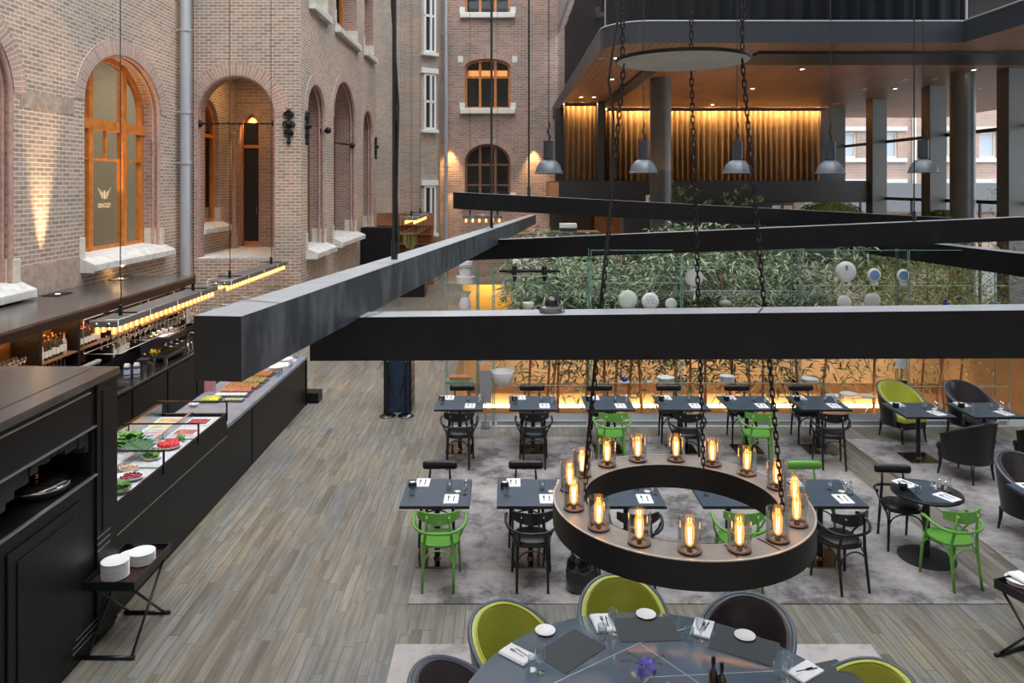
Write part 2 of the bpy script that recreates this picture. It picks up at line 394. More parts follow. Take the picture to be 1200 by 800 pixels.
# ================================================================== THE SETTING
def P(ax,c,u,z,d=0): return (c-d,u,z) if ax=='Y' else (u,c+d,z)
def arch_pts(o,n=20,off=0):
    uc,hw,sp,rise=o['uc'],o['hw'],o['spring'],o['rise']
    return [(uc-(hw+off)*math.cos(PI*i/n), sp+(rise+off)*math.sin(PI*i/n)) for i in range(n+1)]
def outline(o,n=20,off=0):
    a=arch_pts(o,n,off) if o['rise']>0 else [(o['uc']-o['hw']-off,o['spring']+off),(o['uc']+o['hw']+off,o['spring']+off)]
    return [(o['uc']-o['hw']-off,o['sill']-(0 if off>0 else off))]+a+[(o['uc']+o['hw']+off,o['sill']-(0 if off>0 else off))]
def wall(name,ax,c,u0,u1,z0,z1,ops,mat,thick=.5,reveal=None,bands=None):
    b=MB()
    def q(ua,ub,za,zb):
        if ub-ua>1e-4 and zb-za>1e-4: b.quad(P(ax,c,ua,za),P(ax,c,ub,za),P(ax,c,ub,zb),P(ax,c,ua,zb))
    rows=[(z0,z1,ops)] if bands is None else bands
    rv=MB(); rv.uv=[]
    for za,zb,os_ in rows:
        cur=u0
        for o in sorted(os_,key=lambda o:o['uc']):
            q(cur,o['uc']-o['hw'],za,zb); q(o['uc']-o['hw'],o['uc']+o['hw'],za,o['sill'])
            a=arch_pts(o) if o['rise']>0 else [(o['uc']-o['hw'],o['spring']),(o['uc']+o['hw'],o['spring'])]
            for (p,zp),(r,zr) in zip(a,a[1:]): b.quad(P(ax,c,p,zp),P(ax,c,r,zr),P(ax,c,r,zb),P(ax,c,p,zb))
            cur=o['uc']+o['hw']
            ol=outline(o); t=o.get('thick',thick); s=0
            for (p,zp),(r,zr) in zip(ol,ol[1:]):
                l=math.hypot(r-p,zr-zp)
                rv.quad(P(ax,c,p,zp),P(ax,c,p,zp,t),P(ax,c,r,zr,t),P(ax,c,r,zr)); rv.uv+=[(0,s),(t,s),(t,s+l),(0,s+l)]; s+=l
        q(cur,u1,za,zb)
    w=struct(b,name,mat)
    if rv.v: struct(rv,'trim_'+str(TR()),M['brickReveal'])
    return w
_tr=[0]
def TR(): _tr[0]+=1; return _tr[0]
_wn=[0]
def WN(): _wn[0]+=1; return 'window_%d'%_wn[0]
def arch_ring(ax,c,o,w=.34,proud=.012,mould=True):
    b=MB(); b.uv=[]; a=arch_pts(o,28); a2=arch_pts(o,28,w); s=0
    for i in range(28):
        l=math.hypot(a[i+1][0]-a[i][0],a[i+1][1]-a[i][1])*1.15
        b.quad(P(ax,c,*a[i],-proud),P(ax,c,*a[i+1],-proud),P(ax,c,*a2[i+1],-proud),P(ax,c,*a2[i],-proud)); b.uv+=[(0,s),(0,s+l),(w,s+l),(w,s)]; s+=l
    for i in range(28):
        b.quad(P(ax,c,*a2[i],-proud),P(ax,c,*a2[i+1],-proud),P(ax,c,*a2[i+1],.02),P(ax,c,*a2[i],.02)); b.uv+=[(0,0)]*4
    struct(b,'trim_%d'%TR(),M['brickArch'])
    if mould:
        m=MB(); m.tube([P(ax,c,p,z,.05) for p,z in outline(o,24,-.01)],.045,8)
        m.tube([P(ax,c,p,z,.17) for p,z in outline(o,24,-.03)],.035,8)
        struct(m,'trim_%d'%TR(),M['redmould'],smooth=True)
def pbox(b,ax,c,u0,u1,z0,z1,d0,d1):
    p=P(ax,c,u0,z0,d0); r=P(ax,c,u1,z1,d1)
    b.box(min(p[0],r[0]),max(p[0],r[0]),min(p[1],r[1]),max(p[1],r[1]),min(p[2],r[2]),max(p[2],r[2]))
def window(ax,c,o,d=.35,fw=.13,mull=(),trans=(),bars=(),fmat=None,pane=None,back=.5,backmat=None,fd=.12,logo=False,name=None):
    """arched or square framed window set d into the wall"""
    fmat=fmat or M['orangewood']; pane=pane or M['paneglass']
    w=empty(name or WN(), P(ax,c,o['uc'],o['sill'],d)); w['kind']='structure'
    bx=MB(); base=Vector(w.location)
    A=outline(o,20); Bq=outline(o,20,-fw)
    def V(u,z,dd): return Vector(P(ax,c,u,z,dd))-base
    n=len(A)
    for i in range(n):
        j=(i+1)%n
        bx.quad(V(*A[i],d),V(*A[j],d),V(*Bq[j],d),V(*Bq[i],d))
        bx.quad(V(*Bq[i],d),V(*Bq[j],d),V(*Bq[j],d+fd),V(*Bq[i],d+fd))
    def top(u):
        if o['rise']<=0: return o['spring']
        t=(u-o['uc'])/o['hw']; return o['spring']+o['rise']*math.sqrt(max(0,1-t*t))
    def bar(u0,u1,z0,z1,d0,d1):
        pa=V(u0,z0,d0); pb=V(u1,z1,d1)
        bx.box(min(pa.x,pb.x),max(pa.x,pb.x),min(pa.y,pb.y),max(pa.y,pb.y),min(pa.z,pb.z),max(pa.z,pb.z))
    for u,wd in mull: bar(u-wd/2,u+wd/2,o['sill'],top(u)-.02,d-.03,d+fd)
    for z,ht in trans: bar(o['uc']-o['hw'],o['uc']+o['hw'],z-ht/2,z+ht/2,d-.04,d+fd)
    for (u0,u1,z,ht) in bars: bar(u0,u1,z-ht/2,z+ht/2,d,d+fd)
    bx.build('window_frame',fmat,w)
    g=MB(); pl=[V(u,z,d+.07) for u,z in outline(o,20,-.02)]; g.add(pl,[tuple(range(len(pl)))])
    gl=g.build('pane',pane,w)
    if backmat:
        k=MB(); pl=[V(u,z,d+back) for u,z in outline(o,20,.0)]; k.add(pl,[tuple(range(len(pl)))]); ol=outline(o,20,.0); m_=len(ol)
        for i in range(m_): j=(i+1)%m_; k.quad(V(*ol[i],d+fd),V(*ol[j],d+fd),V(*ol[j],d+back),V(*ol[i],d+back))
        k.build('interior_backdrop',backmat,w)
    return w
# ---------------- ground floor
b=MB(); 
b.quad((-9,-2,0),(14,-2,0),(14,13.8,0),(-9,13.8,0)); b.quad((-9,13.8,0),(-1.1,13.8,0),(-1.1,36,0),(-9,36,0))
b.quad((-1.1,22,0),(16,22,0),(16,36,0),(-1.1,36,0)); b.quad((12.5,13.8,0),(16,13.8,0),(16,22,0),(12.5,22,0))
struct(b,'floor',M['planks'])
b=MB(); b.box(-1.06,10,13.28,13.8,0.0,.012)
struct(b,'trim_%d'%TR(),pm('pale_walkable_glass',(.38,.42,.43),.3))
# ---------------- sunken court (pit)
b=MB()
b.quad((-1.1,13.8,-4),(12.5,13.8,-4),(12.5,22,-4),(-1.1,22,-4))
struct(b,'floor_court',pm('court_floor',(.30,.18,.09),.6))
b=MB(); b.quad((-1.1,22,-4),(12.5,22,-4),(12.5,22,0),(-1.1,22,0)); struct(b,'wall_court_back',M['pitwood'])
b=MB(); b.quad((-1.1,13.8,-4),(-1.1,22,-4),(-1.1,22,0),(-1.1,13.8,0)); struct(b,'wall_court_left',M['pitwood'])
b=MB(); b.quad((12.5,22,-4),(12.5,13.8,-4),(12.5,13.8,0),(12.5,22,0)); struct(b,'wall_court_right',M['pitwood'])
b=MB(); b.quad((12.5,13.8,-4),(-1.1,13.8,-4),(-1.1,13.8,0),(12.5,13.8,0)); struct(b,'wall_court_front',M['pitwood'])
b=MB(); b.box(-1.1,12.5,21.9,22,-1.75,-1.5); struct(b,'trim_%d'%TR(),M['pitband'])
b=MB(); b.box(-1.0,12.4,21.75,21.99,-2.55,-2.45); struct(b,'trim_%d'%TR(),M['pitband'])
# long strip lights washing the far wall of the court
def strip(x0,x1,y,z,label):
    r=empty('strip_light',((x0+x1)/2,y,z))
    b=MB(); L=(x1-x0)/2; b.box(-L,L,-.06,.06,-.05,-.0); b.build('housing',M['edgeline'],r)
    b=MB(); b.box(-L+.02,L-.02,-.05,.05,0,.07); b.build('light_tube',M['warmstrip'],r)
    tag(r,label,'light','strip lights on the sunken court wall')
for i,(x0,x1) in enumerate(((-.7,.35),(1.3,2.6),(3.5,4.6),(5.7,7.0),(7.6,8.9),(9.6,11.2))):
    strip(x0,x1,21.86,-2.14,'warm strip light on the far court wall, '+['behind the leftmost table pair','right of the second back table','behind the green chair gap','behind the middle of the glass cabinets','left of the last back table','behind the olive tub chair'][i])
# ---------------- left brick wall with tall arched windows
LW=-8.43
op1=dict(uc=11.45,hw=1.72,sill=2.5,spring=5.75,rise=1.35,thick=.9)
op2=dict(uc=17.08,hw=1.70,sill=2.72,spring=5.9,rise=1.15)
op3=dict(uc=21.9,hw=.85,sill=3.1,spring=5.8,rise=.85)
wall('wall_left','Y',LW,-3,20.2,0,18.2,[op1,op2],M['brickY'],thick=.55)
arch_ring('Y',LW,op1); arch_ring('Y',LW,op2)
u=op2['uc']
window('Y',LW,op2,d=.42,fw=.13,mull=[(u-.72,.17),(u+.74,.17)],trans=[(5.5,.22)],bars=[(u-.7,u+.7,4.75,.05),(u+.75,u+1.6,4.75,.05),(u-1.6,u-.7,4.75,.05)])
w_=bpy.data.objects['window_1']
b=MB(); pbox(b,'Y',LW,u-.03,u+.03,4.75,5.4,.44,.5); bb=b.build('window_bar',M['orangewood'],w_); bb.location=-w_.location
# closed rooms behind the two tall left windows
for k_,(ya,yb) in enumerate(((9.2,14.0),(14.9,19.6))):
    b=MB(); xa,xb=LW-3.2,LW-.58; z0_,z1_=2.3,7.6
    b.quad((xa,ya,z1_),(xb,ya,z1_),(xb,yb,z1_),(xa,yb,z1_)); b.quad((xa,ya,z0_),(xa,yb,z0_),(xb,yb,z0_),(xb,ya,z0_))
    b.quad((xa,ya,z0_),(xb,ya,z0_),(xb,ya,z1_),(xa,ya,z1_)); b.quad((xa,yb,z0_),(xa,yb,z1_),(xb,yb,z1_),(xb,yb,z0_)); b.quad((xa,ya,z0_),(xa,ya,z1_),(xa,yb,z1_),(xa,yb,z0_))
    struct(b,'wall_room_%d'%(k_+1),M['beige'])
# frosted winged emblem and word on the pane
def wing_emblem(parent,org,uv,s):
    b=MB()
    # v-shaped wings of short feathers
    for sd in (-1,1):
        for k in range(5):
            x0=.03*sd; x1=(.13-.012*k)*sd; z1=.055-.018*k; z0=.0-.012*k
            b.add([org+Vector((0,x0*s,(z0)*s)),org+Vector((0,x1*s,z1*s)),org+Vector((0,(x1-.02*sd)*s,(z1-.016)*s)),org+Vector((0,x0*s,(z0-.014)*s))],[(0,1,2,3)])
    b.add([org+Vector((0,.022*s*math.cos(t),(-.02+.04*math.sin(t))*s)) for t in [2*PI*i/14 for i in range(14)]],[tuple(range(14))])
    return b.build('frosted_emblem',M['logo'],parent)
org=Vector((LW-.42-.05,17.08-.02,4.02))-Vector(w_.location)
wing_emblem(w_,org,None,2.5)
cu=bpy.data.curves.new('pane_lettering','FONT'); cu.body='BENTLEY'; cu.size=.14; cu.align_x='CENTER'; cu.extrude=0
t_=bpy.data.objects.new('pane_lettering',cu); COL.objects.link(t_); t_.parent=w_; t_.location=org+Vector((0,0,-.33)); t_.rotation_euler=(PI/2,0,PI/2)
t_.data.materials.append(M['logo'])
window('Y',LW,op1,d=.75,fw=.13,mull=[(op1['uc']-.55,.13),(op1['uc']+.55,.13)],trans=[(5.5,.22)])
def stone_sill(ax,c,o,ext=.18,h=.26,proj=.28,d=.45,name=None):
    b=MB(); u0,u1=o['uc']-o['hw']-ext,o['uc']+o['hw']+ext; z=o['sill']
    pr=[(-proj,z-h),(-proj,z-.12),(-.02,z+.0),(d,z+.06),(d,z-h)]
    vs=[P(ax,c,u0,zz,dd) for dd,zz in pr]+[P(ax,c,u1,zz,dd) for dd,zz in pr]; n=len(pr)
    b.add(vs,[tuple(range(n)),tuple(range(2*n-1,n-1,-1))]+[(i,(i+1)%n,n+(i+1)%n,n+i) for i in range(n)])
    for uu in (o['uc']-o['hw'],o['uc']+o['hw']):   # corner blocks
        pbox(b,ax,c,uu-.2,uu+.2,z-.02,z+.42,-.012,.40) if False else None
    struct(b,'trim_%d'%TR(),M['stone'],bevel=.015)
    k=MB()
    pbox(k,ax,c,o['uc']-o['hw']-.18,o['uc']-o['hw']+.02,z,z+.42,-.02,.4); pbox(k,ax,c,o['uc']+o['hw']-.02,o['uc']+o['hw']+.18,z,z+.42,-.02,.4)
    struct(k,'trim_%d'%TR(),M['creamstone'],bevel=.015)
stone_sill('Y',LW,op1); stone_sill('Y',LW,op2)
b=MB(); pbox(b,'Y',LW,13.3,15.3,2.2,2.75,-.015,.02) ; struct(b,'trim_%d'%TR(),pm('worn_brick_plinth',(.40,.31,.255),.9,noise=.2))
b=MB(); pbox(b,'Y',LW,13.35,15.0,5.55,5.85,-.01,.02) ; struct(b,'trim_%d'%TR(),pm('worn_stone_block',(.37,.30,.25),.9,noise=.25))
# ---------------- porch wall (faces the room) with big open arch
PY=20.2; XW=-5.39
pa=dict(uc=-7.10,hw=1.05,sill=2.25,spring=6.0,rise=1.07)
wall('wall_porch','X',PY,LW,XW,0,18.2,[pa],M['brickX'],thick=.6)
arch_ring('X',PY,pa,w=.36)
b=MB(); b.box(LW-.1,-5.9,PY+.6,24.2,2.1,2.25); struct(b,'floor_porch',M['stone'])
b=MB(); b.quad((LW-.1,PY+.6,7.8),(-5.9,PY+.6,7.8),(-5.9,24.2,7.8),(LW-.1,24.2,7.8)); struct(b,'ceiling_porch',M['creamstone'])
wall('wall_porch_left','Y',LW-.05,PY+.6,24.2,2.1,7.8,[op3],M['brickY'],thick=.4)
window('Y',LW-.05,op3,d=.12,fw=.12,mull=[(op3['uc'],.09)],trans=[(5.6,.1)],backmat=M['darkroom'],back=.3)
stone_sill('Y',LW-.05,op3,proj=.3)
dr=dict(uc=-8.06,hw=.34,sill=2.25,spring=5.9,rise=.55)
wall('wall_porch_back','X',24.2,LW-.05,-5.9,2.1,7.8,[dr],M['brickXs'],thick=.35)
arch_ring('X',24.2,dr,w=.2)
d_=empty('door_1',(dr['uc'],24.4,2.25)); d_['kind']='structure'
b=MB(); b.box(-.34,-.24,-.05,.05,0,3.9); b.box(.24,.34,-.05,.05,0,3.9); b.box(-.34,.34,-.05,.05,0,.15); b.box(-.34,.34,-.05,.05,3.1,3.2); b.build('door_frame',M['orangewood'],d_)
b=MB(); b.box(-.24,.24,0,.04,.15,3.9); b.build('door_leaf',M['darkroom'],d_)
b=MB(); b.tube([(.18,-.06,1.0),(.18,-.06,1.25)],.012,6); b.build('door_handle',M['steel'],d_)
b=MB(); b.quad((-9,24.56,2.2),(-6,24.56,2.2),(-6,24.56,7),(-9,24.56,7)); struct(b,'wall_hallway',M['darkorange'])
b=MB(); b.box(-6.15,-6.05,PY+.6,24.2,2.1,7.8); struct(b,'wall_porch_right',M['brickY'])
b=MB(); b.box(LW-.1,-5.9,PY+.6,24.2,7.8,7.85); struct(b,'trim_%d'%TR(),M['creamstone'])
b=MB(); b.lathe([(.12,2.25),(.12,2.6),(.07,2.7),(.06,5.6),(.1,5.75)],(LW+.1,23.6,0),14); struct(b,'trim_%d'%TR(),M['redmould'],smooth=True)
# ---------------- wing side wall
s1=dict(uc=21.95,hw=1.0,sill=2.45,spring=6.2,rise=.85); s2=dict(uc=25.9,hw=1.75,sill=2.5,spring=6.3,rise=1.35); s3=dict(uc=30.2,hw=1.0,sill=2.5,spring=6.3,rise=.8)
t1=dict(uc=22.2,hw=.95,sill=9.35,spring=12,rise=0); t2=dict(uc=26.2,hw=1.7,sill=9.35,spring=12,rise=0); t3=dict(uc=30.4,hw=.95,sill=9.45,spring=12,rise=0)
wall('wall_wing','Y',XW,PY,32.1,0,13,None,M['brickY'],thick=.75,bands=[(0,8.5,[s1,s2,s3]),(8.5,18.2,[t1,t2,t3])])
for s in (s1,s2,s3):
    arch_ring('Y',XW,s,w=.3); stone_sill('Y',XW,s,proj=.32,d=.7)
for k,s in enumerate((s2,s3)):
    window('Y',XW,s,d=.72,fw=.12,mull=[(s['uc'],.12)],trans=[(6.1,.12)],fmat=M['darkorange'],backmat=M['darkroom'],back=.4)
window('Y',XW,s1,d=.45,fw=.12,mull=[(s1['uc'],.1)],trans=[(6.1,.12)],fmat=M['darkorange'],backmat=M['darkroom'],back=.15)
for s in (t1,t2,t3):
    window('Y',XW,s,d=.5,fw=.12,mull=[(s['uc'],.12)],fmat=M['orangewood'],pane=M['paneglass'],backmat=M['beige'] if s is t1 else M['darkroom'],back=.4)
    stone_sill('Y',XW,s,proj=.15,h=.3,d=.45,ext=.15)
# ---------------- stair tower of three facets
tw=[(-5.39,32.1),(-4.52,33.0),(-3.62,32.75),(-2.92,33.3),(-2.92,35.0)]
b=MB()
for (x0,y0),(x1,y1) in zip(tw,tw[1:]): b.quad((x0,y0,0),(x1,y1,0),(x1,y1,18.2),(x0,y0,18.2))
struct(b,'wall_tower',M['brickA'])
def tower_window(z0,z1,cross=True,door=False):
    r=empty(WN() if not door else 'door_2',(-3.27,33.0,z0)); r['kind']='structure'; r.rotation_euler=(0,0,math.atan2(.55,.7))
    W=.30; h=z1-z0
    b=MB(); b.box(-W,-W+.09,-.1,.05,0,h); b.box(W-.09,W,-.1,.05,0,h); b.box(-W,W,-.1,.05,0,.09); b.box(-W,W,-.1,.05,h-.09,h)
    if cross: b.box(-W,W,-.1,.05,h*.5-.05,h*.5+.05)
    b.box(.0,.1,-.1,.05,0,h)
    b.build('window_frame',M['extwhite'],r)
    b=MB(); b.box(-W+.09,W-.09,-.04,-.02,.09,h-.09); b.build('pane',M['darkroom'],r)
    b=MB(); b.box(-W-.12,W+.08,-.2,.05,-.14,0); b.box(-W-.14,W+.1,-.14,.05,h,h+.22); b.build('window_sill',M['extwhite'],r,bevel=.01)
tower_window(6.55,8.95); tower_window(9.85,13); tower_window(2.1,4.15,False,True)
# ---------------- far brick wall
BY=35.0
def fwx(px): return (px-CX)*BY/F
fw_=[dict(uc=-.80,hw=1.04,sill=7.65,spring=9.55,rise=.38),dict(uc=-.80,hw=1.04,sill=3.55,spring=5.2,rise=.85),dict(uc=-.80,hw=1.04,sill=12.0,spring=13.9,rise=.4),
     dict(uc=4.4,hw=1.04,sill=12.0,spring=13.9,rise=.4)]
wall('wall_back','X',BY,-2.92,13.7,0,16,None,M['brickXs'],thick=.4,bands=[(0,6.5,[fw_[1]]),(6.5,11,[fw_[0]]),(11,14.6,[fw_[2],fw_[3]])])
for k,o in enumerate(fw_):
    arch_ring('X',BY,o,w=.25,mould=False)
    u=o['uc']; tz=o['sill']+(1.45 if k!=1 else 1.55)
    window('X',BY,o,d=.2,fw=.1,mull=[(u-.35,.11),(u+.35,.11)],trans=[(tz,.09)]+([(o['sill']+.62,.07)] if k==1 else []),fmat=M['darkorange'] if k==1 else M['orangewood'],backmat=M['darkroom'],back=.5)
    b=MB(); b.box(u-1.25,u+1.25,BY-.22,BY+.1,o['sill']-.24,o['sill']); struct(b,'trim_%d'%TR(),M['extwhite'],bevel=.02)
    b=MB(); b.box(u-1.28,u-1.04,BY-.03,BY+.1,o['sill'],o['sill']+.28); b.box(u+1.04,u+1.28,BY-.03,BY+.1,o['sill'],o['sill']+.28)
    if k==0: b.box(u-1.35,u-1.12,BY-.03,BY+.1,9.75,10.05); b.box(u+1.12,u+1.35,BY-.03,BY+.1,9.75,10.05)
    struct(b,'trim_%d'%TR(),M['extwhite'])
# lit strip seen in the upper part of the middle far window
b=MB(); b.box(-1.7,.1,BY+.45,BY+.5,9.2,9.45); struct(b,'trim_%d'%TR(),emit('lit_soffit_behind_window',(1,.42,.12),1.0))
# ---------------- modern building
SZ=7.24; FT=7.70
def rounded(x,y,r,x2,y2,n=10):
    """outline from far left side, round the corner, along the front"""
    return [(x,y2)]+[(x+r-r*math.cos(PI/2*i/n), y+r-r*math.sin(PI/2*i/n)) for i in range(n+1)]+[(x2,y)]
path=rounded(2.16,16.5,1.0,9.85,35)
path+= [(9.85,8.0)]
b=MB()
for (x0,y0),(x1,y1) in zip(path,path[1:]): b.quad((x0,y0,SZ),(x1,y1,SZ),(x1,y1,FT),(x0,y0,FT))
for (x0,y0),(x1,y1) in zip(path[:-1],path[1:-1]): pass
struct(b,'trim_%d'%TR(),M['fascia'])
b=MB(); pts=[(x,y,SZ) for x,y in path[:-1]]+[(9.85,8,SZ),(20,8,SZ),(20,35,SZ)]
b.add(pts,[tuple(range(len(pts)))]); struct(b,'ceiling_soffit',M['soffit'])
b=MB(); b.tube([(x,y,FT+.01) for x,y in path],.02,6); struct(b,'trim_%d'%TR(),M['grey'])
# roof slab over it and upper glass storey with curtains
b=MB(); pts=[(x,y,FT) for x,y in path[:-1]]+[(9.85,8,FT),(20,8,FT),(20,35,FT)]
b.add(pts,[tuple(range(len(pts)))]); struct(b,'floor_upper',M['darkslab'])
def curtain_strip(pts,z0,z1,amp=.05,wl=.28,name='curtain',mat=None,step=.035):
    b=MB(); out=[]; s=0
    for (x0,y0),(x1,y1) in zip(pts,pts[1:]):
        L=math.hypot(x1-x0,y1-y0); n=max(2,int(L/step)); nx,ny=-(y1-y0)/L,(x1-x0)/L
        for i in range(n):
            t=i/n; q=s+L*t; a=amp*math.sin(2*PI*q/wl+1.3*math.sin(q*2.1))+amp*.35*math.sin(q*31)
            out.append((x0+(x1-x0)*t+nx*a,y0+(y1-y0)*t+ny*a))
        s+=L
    for p,q in zip(out,out[1:]): b.quad((p[0],p[1],z0),(q[0],q[1],z0),(q[0],q[1],z1),(p[0],p[1],z1))
    return b
up=[(x+.12,y+.14) for x,y in rounded(2.16,16.5,1.0,9.85,33)]
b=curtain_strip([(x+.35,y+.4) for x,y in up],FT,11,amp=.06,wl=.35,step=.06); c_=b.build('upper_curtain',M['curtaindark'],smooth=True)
tag(c_,'dark pleated curtain behind the glass of the uppermost storey at top right','curtain')
b=MB()
for (x0,y0),(x1,y1) in zip(up,up[1:]): b.quad((x0,y0,FT),(x1,y1,FT),(x1,y1,11),(x0,y0,11))
b.quad((9.97,16.6,FT),(9.97,8,FT),(9.97,8,11),(9.97,16.6,11))
g_=empty(WN()); g_['kind']='structure'; b.build('pane',glassmat('upper_glazing',(.6,.62,.65),.02,k=.08),g_)
b=MB(); b.tube([(9.97,16.6,FT),(9.97,16.6,11)],.03,6); b.tube([(9.97,12.6,FT),(9.97,12.6,11)],.03,6); b.tube([(2.28,17.5,FT),(2.28,17.5,11)],.02,6)
b.build('window_frame',M['edgeline'],g_)
b=MB(); b.quad((2.9,17.6,11),(20,17.6,11),(20,34,11),(2.9,34,11)); struct(b,'ceiling_upper',M['darkslab'])
# dark recessed tracks under soffit
b=MB(); b.box(5.8,20,17.55,19.2,SZ-.06,SZ+.02); b.box(3.62,3.98,19,29.9,SZ-.09,SZ+.02); struct(b,'trim_%d'%TR(),M['beamend'])
# curtain room
b=MB(); b.box(2.0,13.6,30.7,30.9,4.33,SZ); struct(b,'wall_curtain_room',M['darkslab'])
b=MB(); b.box(1.92,13.6,27.6,34.9,3.57,4.33); struct(b,'floor_mezzanine',M['darkslab'])
b=MB(); b.box(1.55,1.92,27.5,29.0,3.75,4.28); struct(b,'trim_%d'%TR(),M['tan'])
b=MB(); b.quad((2,27.5,3.56),(13.6,27.5,3.56),(13.6,34.9,3.56),(2,34.9,3.56)); struct(b,'ceiling_mezzanine',M['soffit'])
cv=[([(2.15,28.3),(3.35,28.3)],'gold pleated curtain left of the dark post, lit from above'),([(3.95,30.2),(12.45,30.2)],'long gold pleated curtain across the mezzanine, lit from above, behind the grey pendants')]
for pts,l in cv:
    b=curtain_strip(pts,4.35,SZ-.02,amp=.075,wl=.22,step=.022); tag(b.build('curtain',M['curtain'],smooth=True),l,'curtain','gold curtains on the mezzanine')
b=MB(); b.box(3.38,3.62,28.0,30.4,4.33,SZ); struct(b,'trim_%d'%TR(),M['darkslab'])
# LED coves above the curtains (a lamp the place has)
for x0,x1,y,l in ((2.15,3.35,28.12,'short warm cove light above the left gold curtain'),(3.95,12.45,30.0,'long warm cove light above the wide gold curtain')):
    r=empty('cove_light',((x0+x1)/2,y,SZ-.12)); L=(x1-x0)/2
    b=MB(); b.box(-L,L,-.06,.04,0.03,.06); b.box(-L,L,-.07,-.05,-.06,.06); b.build('housing',M['darkslab'],r)
    b=MB(); b.box(-L,L,-.03,.02,.0,.03); b.build('light_tube',emit('cove_glow',(1,.66,.25),230),r); tag(r,l,'light','cove lights')
# columns of the modern building
for x,y,r_,l in ((4.45,22.0,.30,1),(12.45,20.9,.31,2)):
    b=MB(); b.cyl((x,y,0),r_,SZ,28); struct(b,'column_%d'%l,M['column'],smooth=True)
GX=13.6
k=3
for y in (31.2,27.6,23.9,20.2,16.4,12.6):
    b=MB(); b.box(GX-.52,GX-.0,y-.25,y+.25,0,SZ); struct(b,'column_%d'%k,M['column'],bevel=.01); k+=1
b=MB()
for z in (5.72,3.7): b.box(GX-.04,GX+.04,10,34,z-.05,z+.05)
for y in (33,29.4,25.7,22.0,18.3): b.box(GX-.03,GX+.03,y-.03,y+.03,0,3.7)
g_=empty(WN()); g_['kind']='structure'; b.build('window_frame',M['beamend'],g_)
b=MB(); b.quad((GX+.01,8,0),(GX+.01,35,0),(GX+.01,35,SZ),(GX+.01,8,SZ)); b.build('pane',glassmat('side_glazing',(.96,.97,.97),.01,k=.05),g_)
# grey wall below the mezzanine, right of the dark panels, and its panel seams
b=MB(); b.box(2,13.0,34.6,34.8,0,3.57); struct(b,'wall_under_mezzanine',M['darkslab'])
b=MB(); b.box(4.0,7.4,34.4,34.6,1.7,3.5); struct(b,'trim_%d'%TR(),M['darkorange'])
# ---------------- raised terrace beyond the court
b=MB(); b.box(.2,13.5,22.6,34.9,0,1.7); struct(b,'floor_terrace',M['stone'])
b=MB(); b.box(-1.3,.2,23.4,23.6,0,1.12); struct(b,'wall_kiosk',pm('lit_ochre_wall',(.65,.38,.08),.6))
# ---------------- outside building behind the side glazing
EY=45
ext=[dict(uc=x,hw=.5,sill=z,spring=z+1.5,rise=0) for z in (5.75,) for x in (20.1,22.5,25.6,28.3,31.5)]
ext2=[dict(uc=x,hw=.5,sill=z,spring=z+1.5,rise=0) for z in (9.1,) for x in (20.1,22.5,25.6,28.3,31.5)]
wall('wall_outside','X',EY,12,48,-1,18,None,M['pinkbrick'],thick=.2,bands=[(-1,8.2,ext),(8.2,18,ext2)])
for o in ext+ext2:
    window('X',EY,o,d=.12,fw=.1,mull=[],fmat=M['creamstone'],pane=M['extglass'],fd=.06)
b=MB()
for z in (7.45,5.62,4.4,10.8,8.9):
    for x0,x1 in ((18.5,23.5),(24.9,29.2),(30.6,34)): b.box(x0,x1,EY-.14,EY+.05,z-.12,z+.12)
struct(b,'trim_%d'%TR(),M['extsill'])
b=MB(); b.box(12,48,EY-.4,EY+.02,2.6,4.25); struct(b,'trim_%d'%TR(),M['extgrey'])
b=MB(); b.quad((14,8,-.5),(60,8,-.5),(60,45,-.5),(14,45,-.5)); struct(b,'ground_outside',pm('outside_paving',(.12,.12,.115),.8))
for k,(x,) in enumerate(((23.9,),(30.0,))):
    b=MB(); b.tube([(x,EY-.15,0),(x,EY-.15,16)],.1,8); tag(b.build('drainpipe',M['extwhite']),['white drainpipe on the pink brick building outside, left one','white drainpipe on the pink brick building outside, right one'][k],'pipe','outside drainpipes')
# ---------------- the rest of the atrium shell: storeys above, the wall behind the viewer and the right side
b=MB(); b.quad((2.4,16.9,11),(20,16.9,11),(20,16.9,18.2),(2.4,16.9,18.2)); b.quad((2.4,16.9,11),(2.4,35,11),(2.4,35,18.2),(2.4,16.9,18.2)); b.quad((10.1,16.9,11),(10.1,-3,11),(10.1,-3,18.2),(10.1,16.9,18.2)); struct(b,'wall_upper_storeys',pm('upper_cladding',(.22,.24,.27),.4))
b=MB(); b.quad((-8.43,-3,0),(14,-3,0),(14,-3,18.2),(-8.43,-3,18.2)); struct(b,'wall_behind',M['brickX'])
b=MB(); b.quad((14,-3,0),(14,10,0),(14,10,18.2),(14,-3,18.2)); struct(b,'wall_right',M['darkslab'])
# ---------------- skylight girders far above (reflected in the glossy table)
b=MB()
for y in range(-3,36,5): b.box(-9,14,y-.15,y+.15,18.2,18.7)
for x in range(-8,14,5): b.box(x-.1,x+.1,-3,36,18.2,18.6)
struct(b,'ceiling_skylight',M['extwhite'])

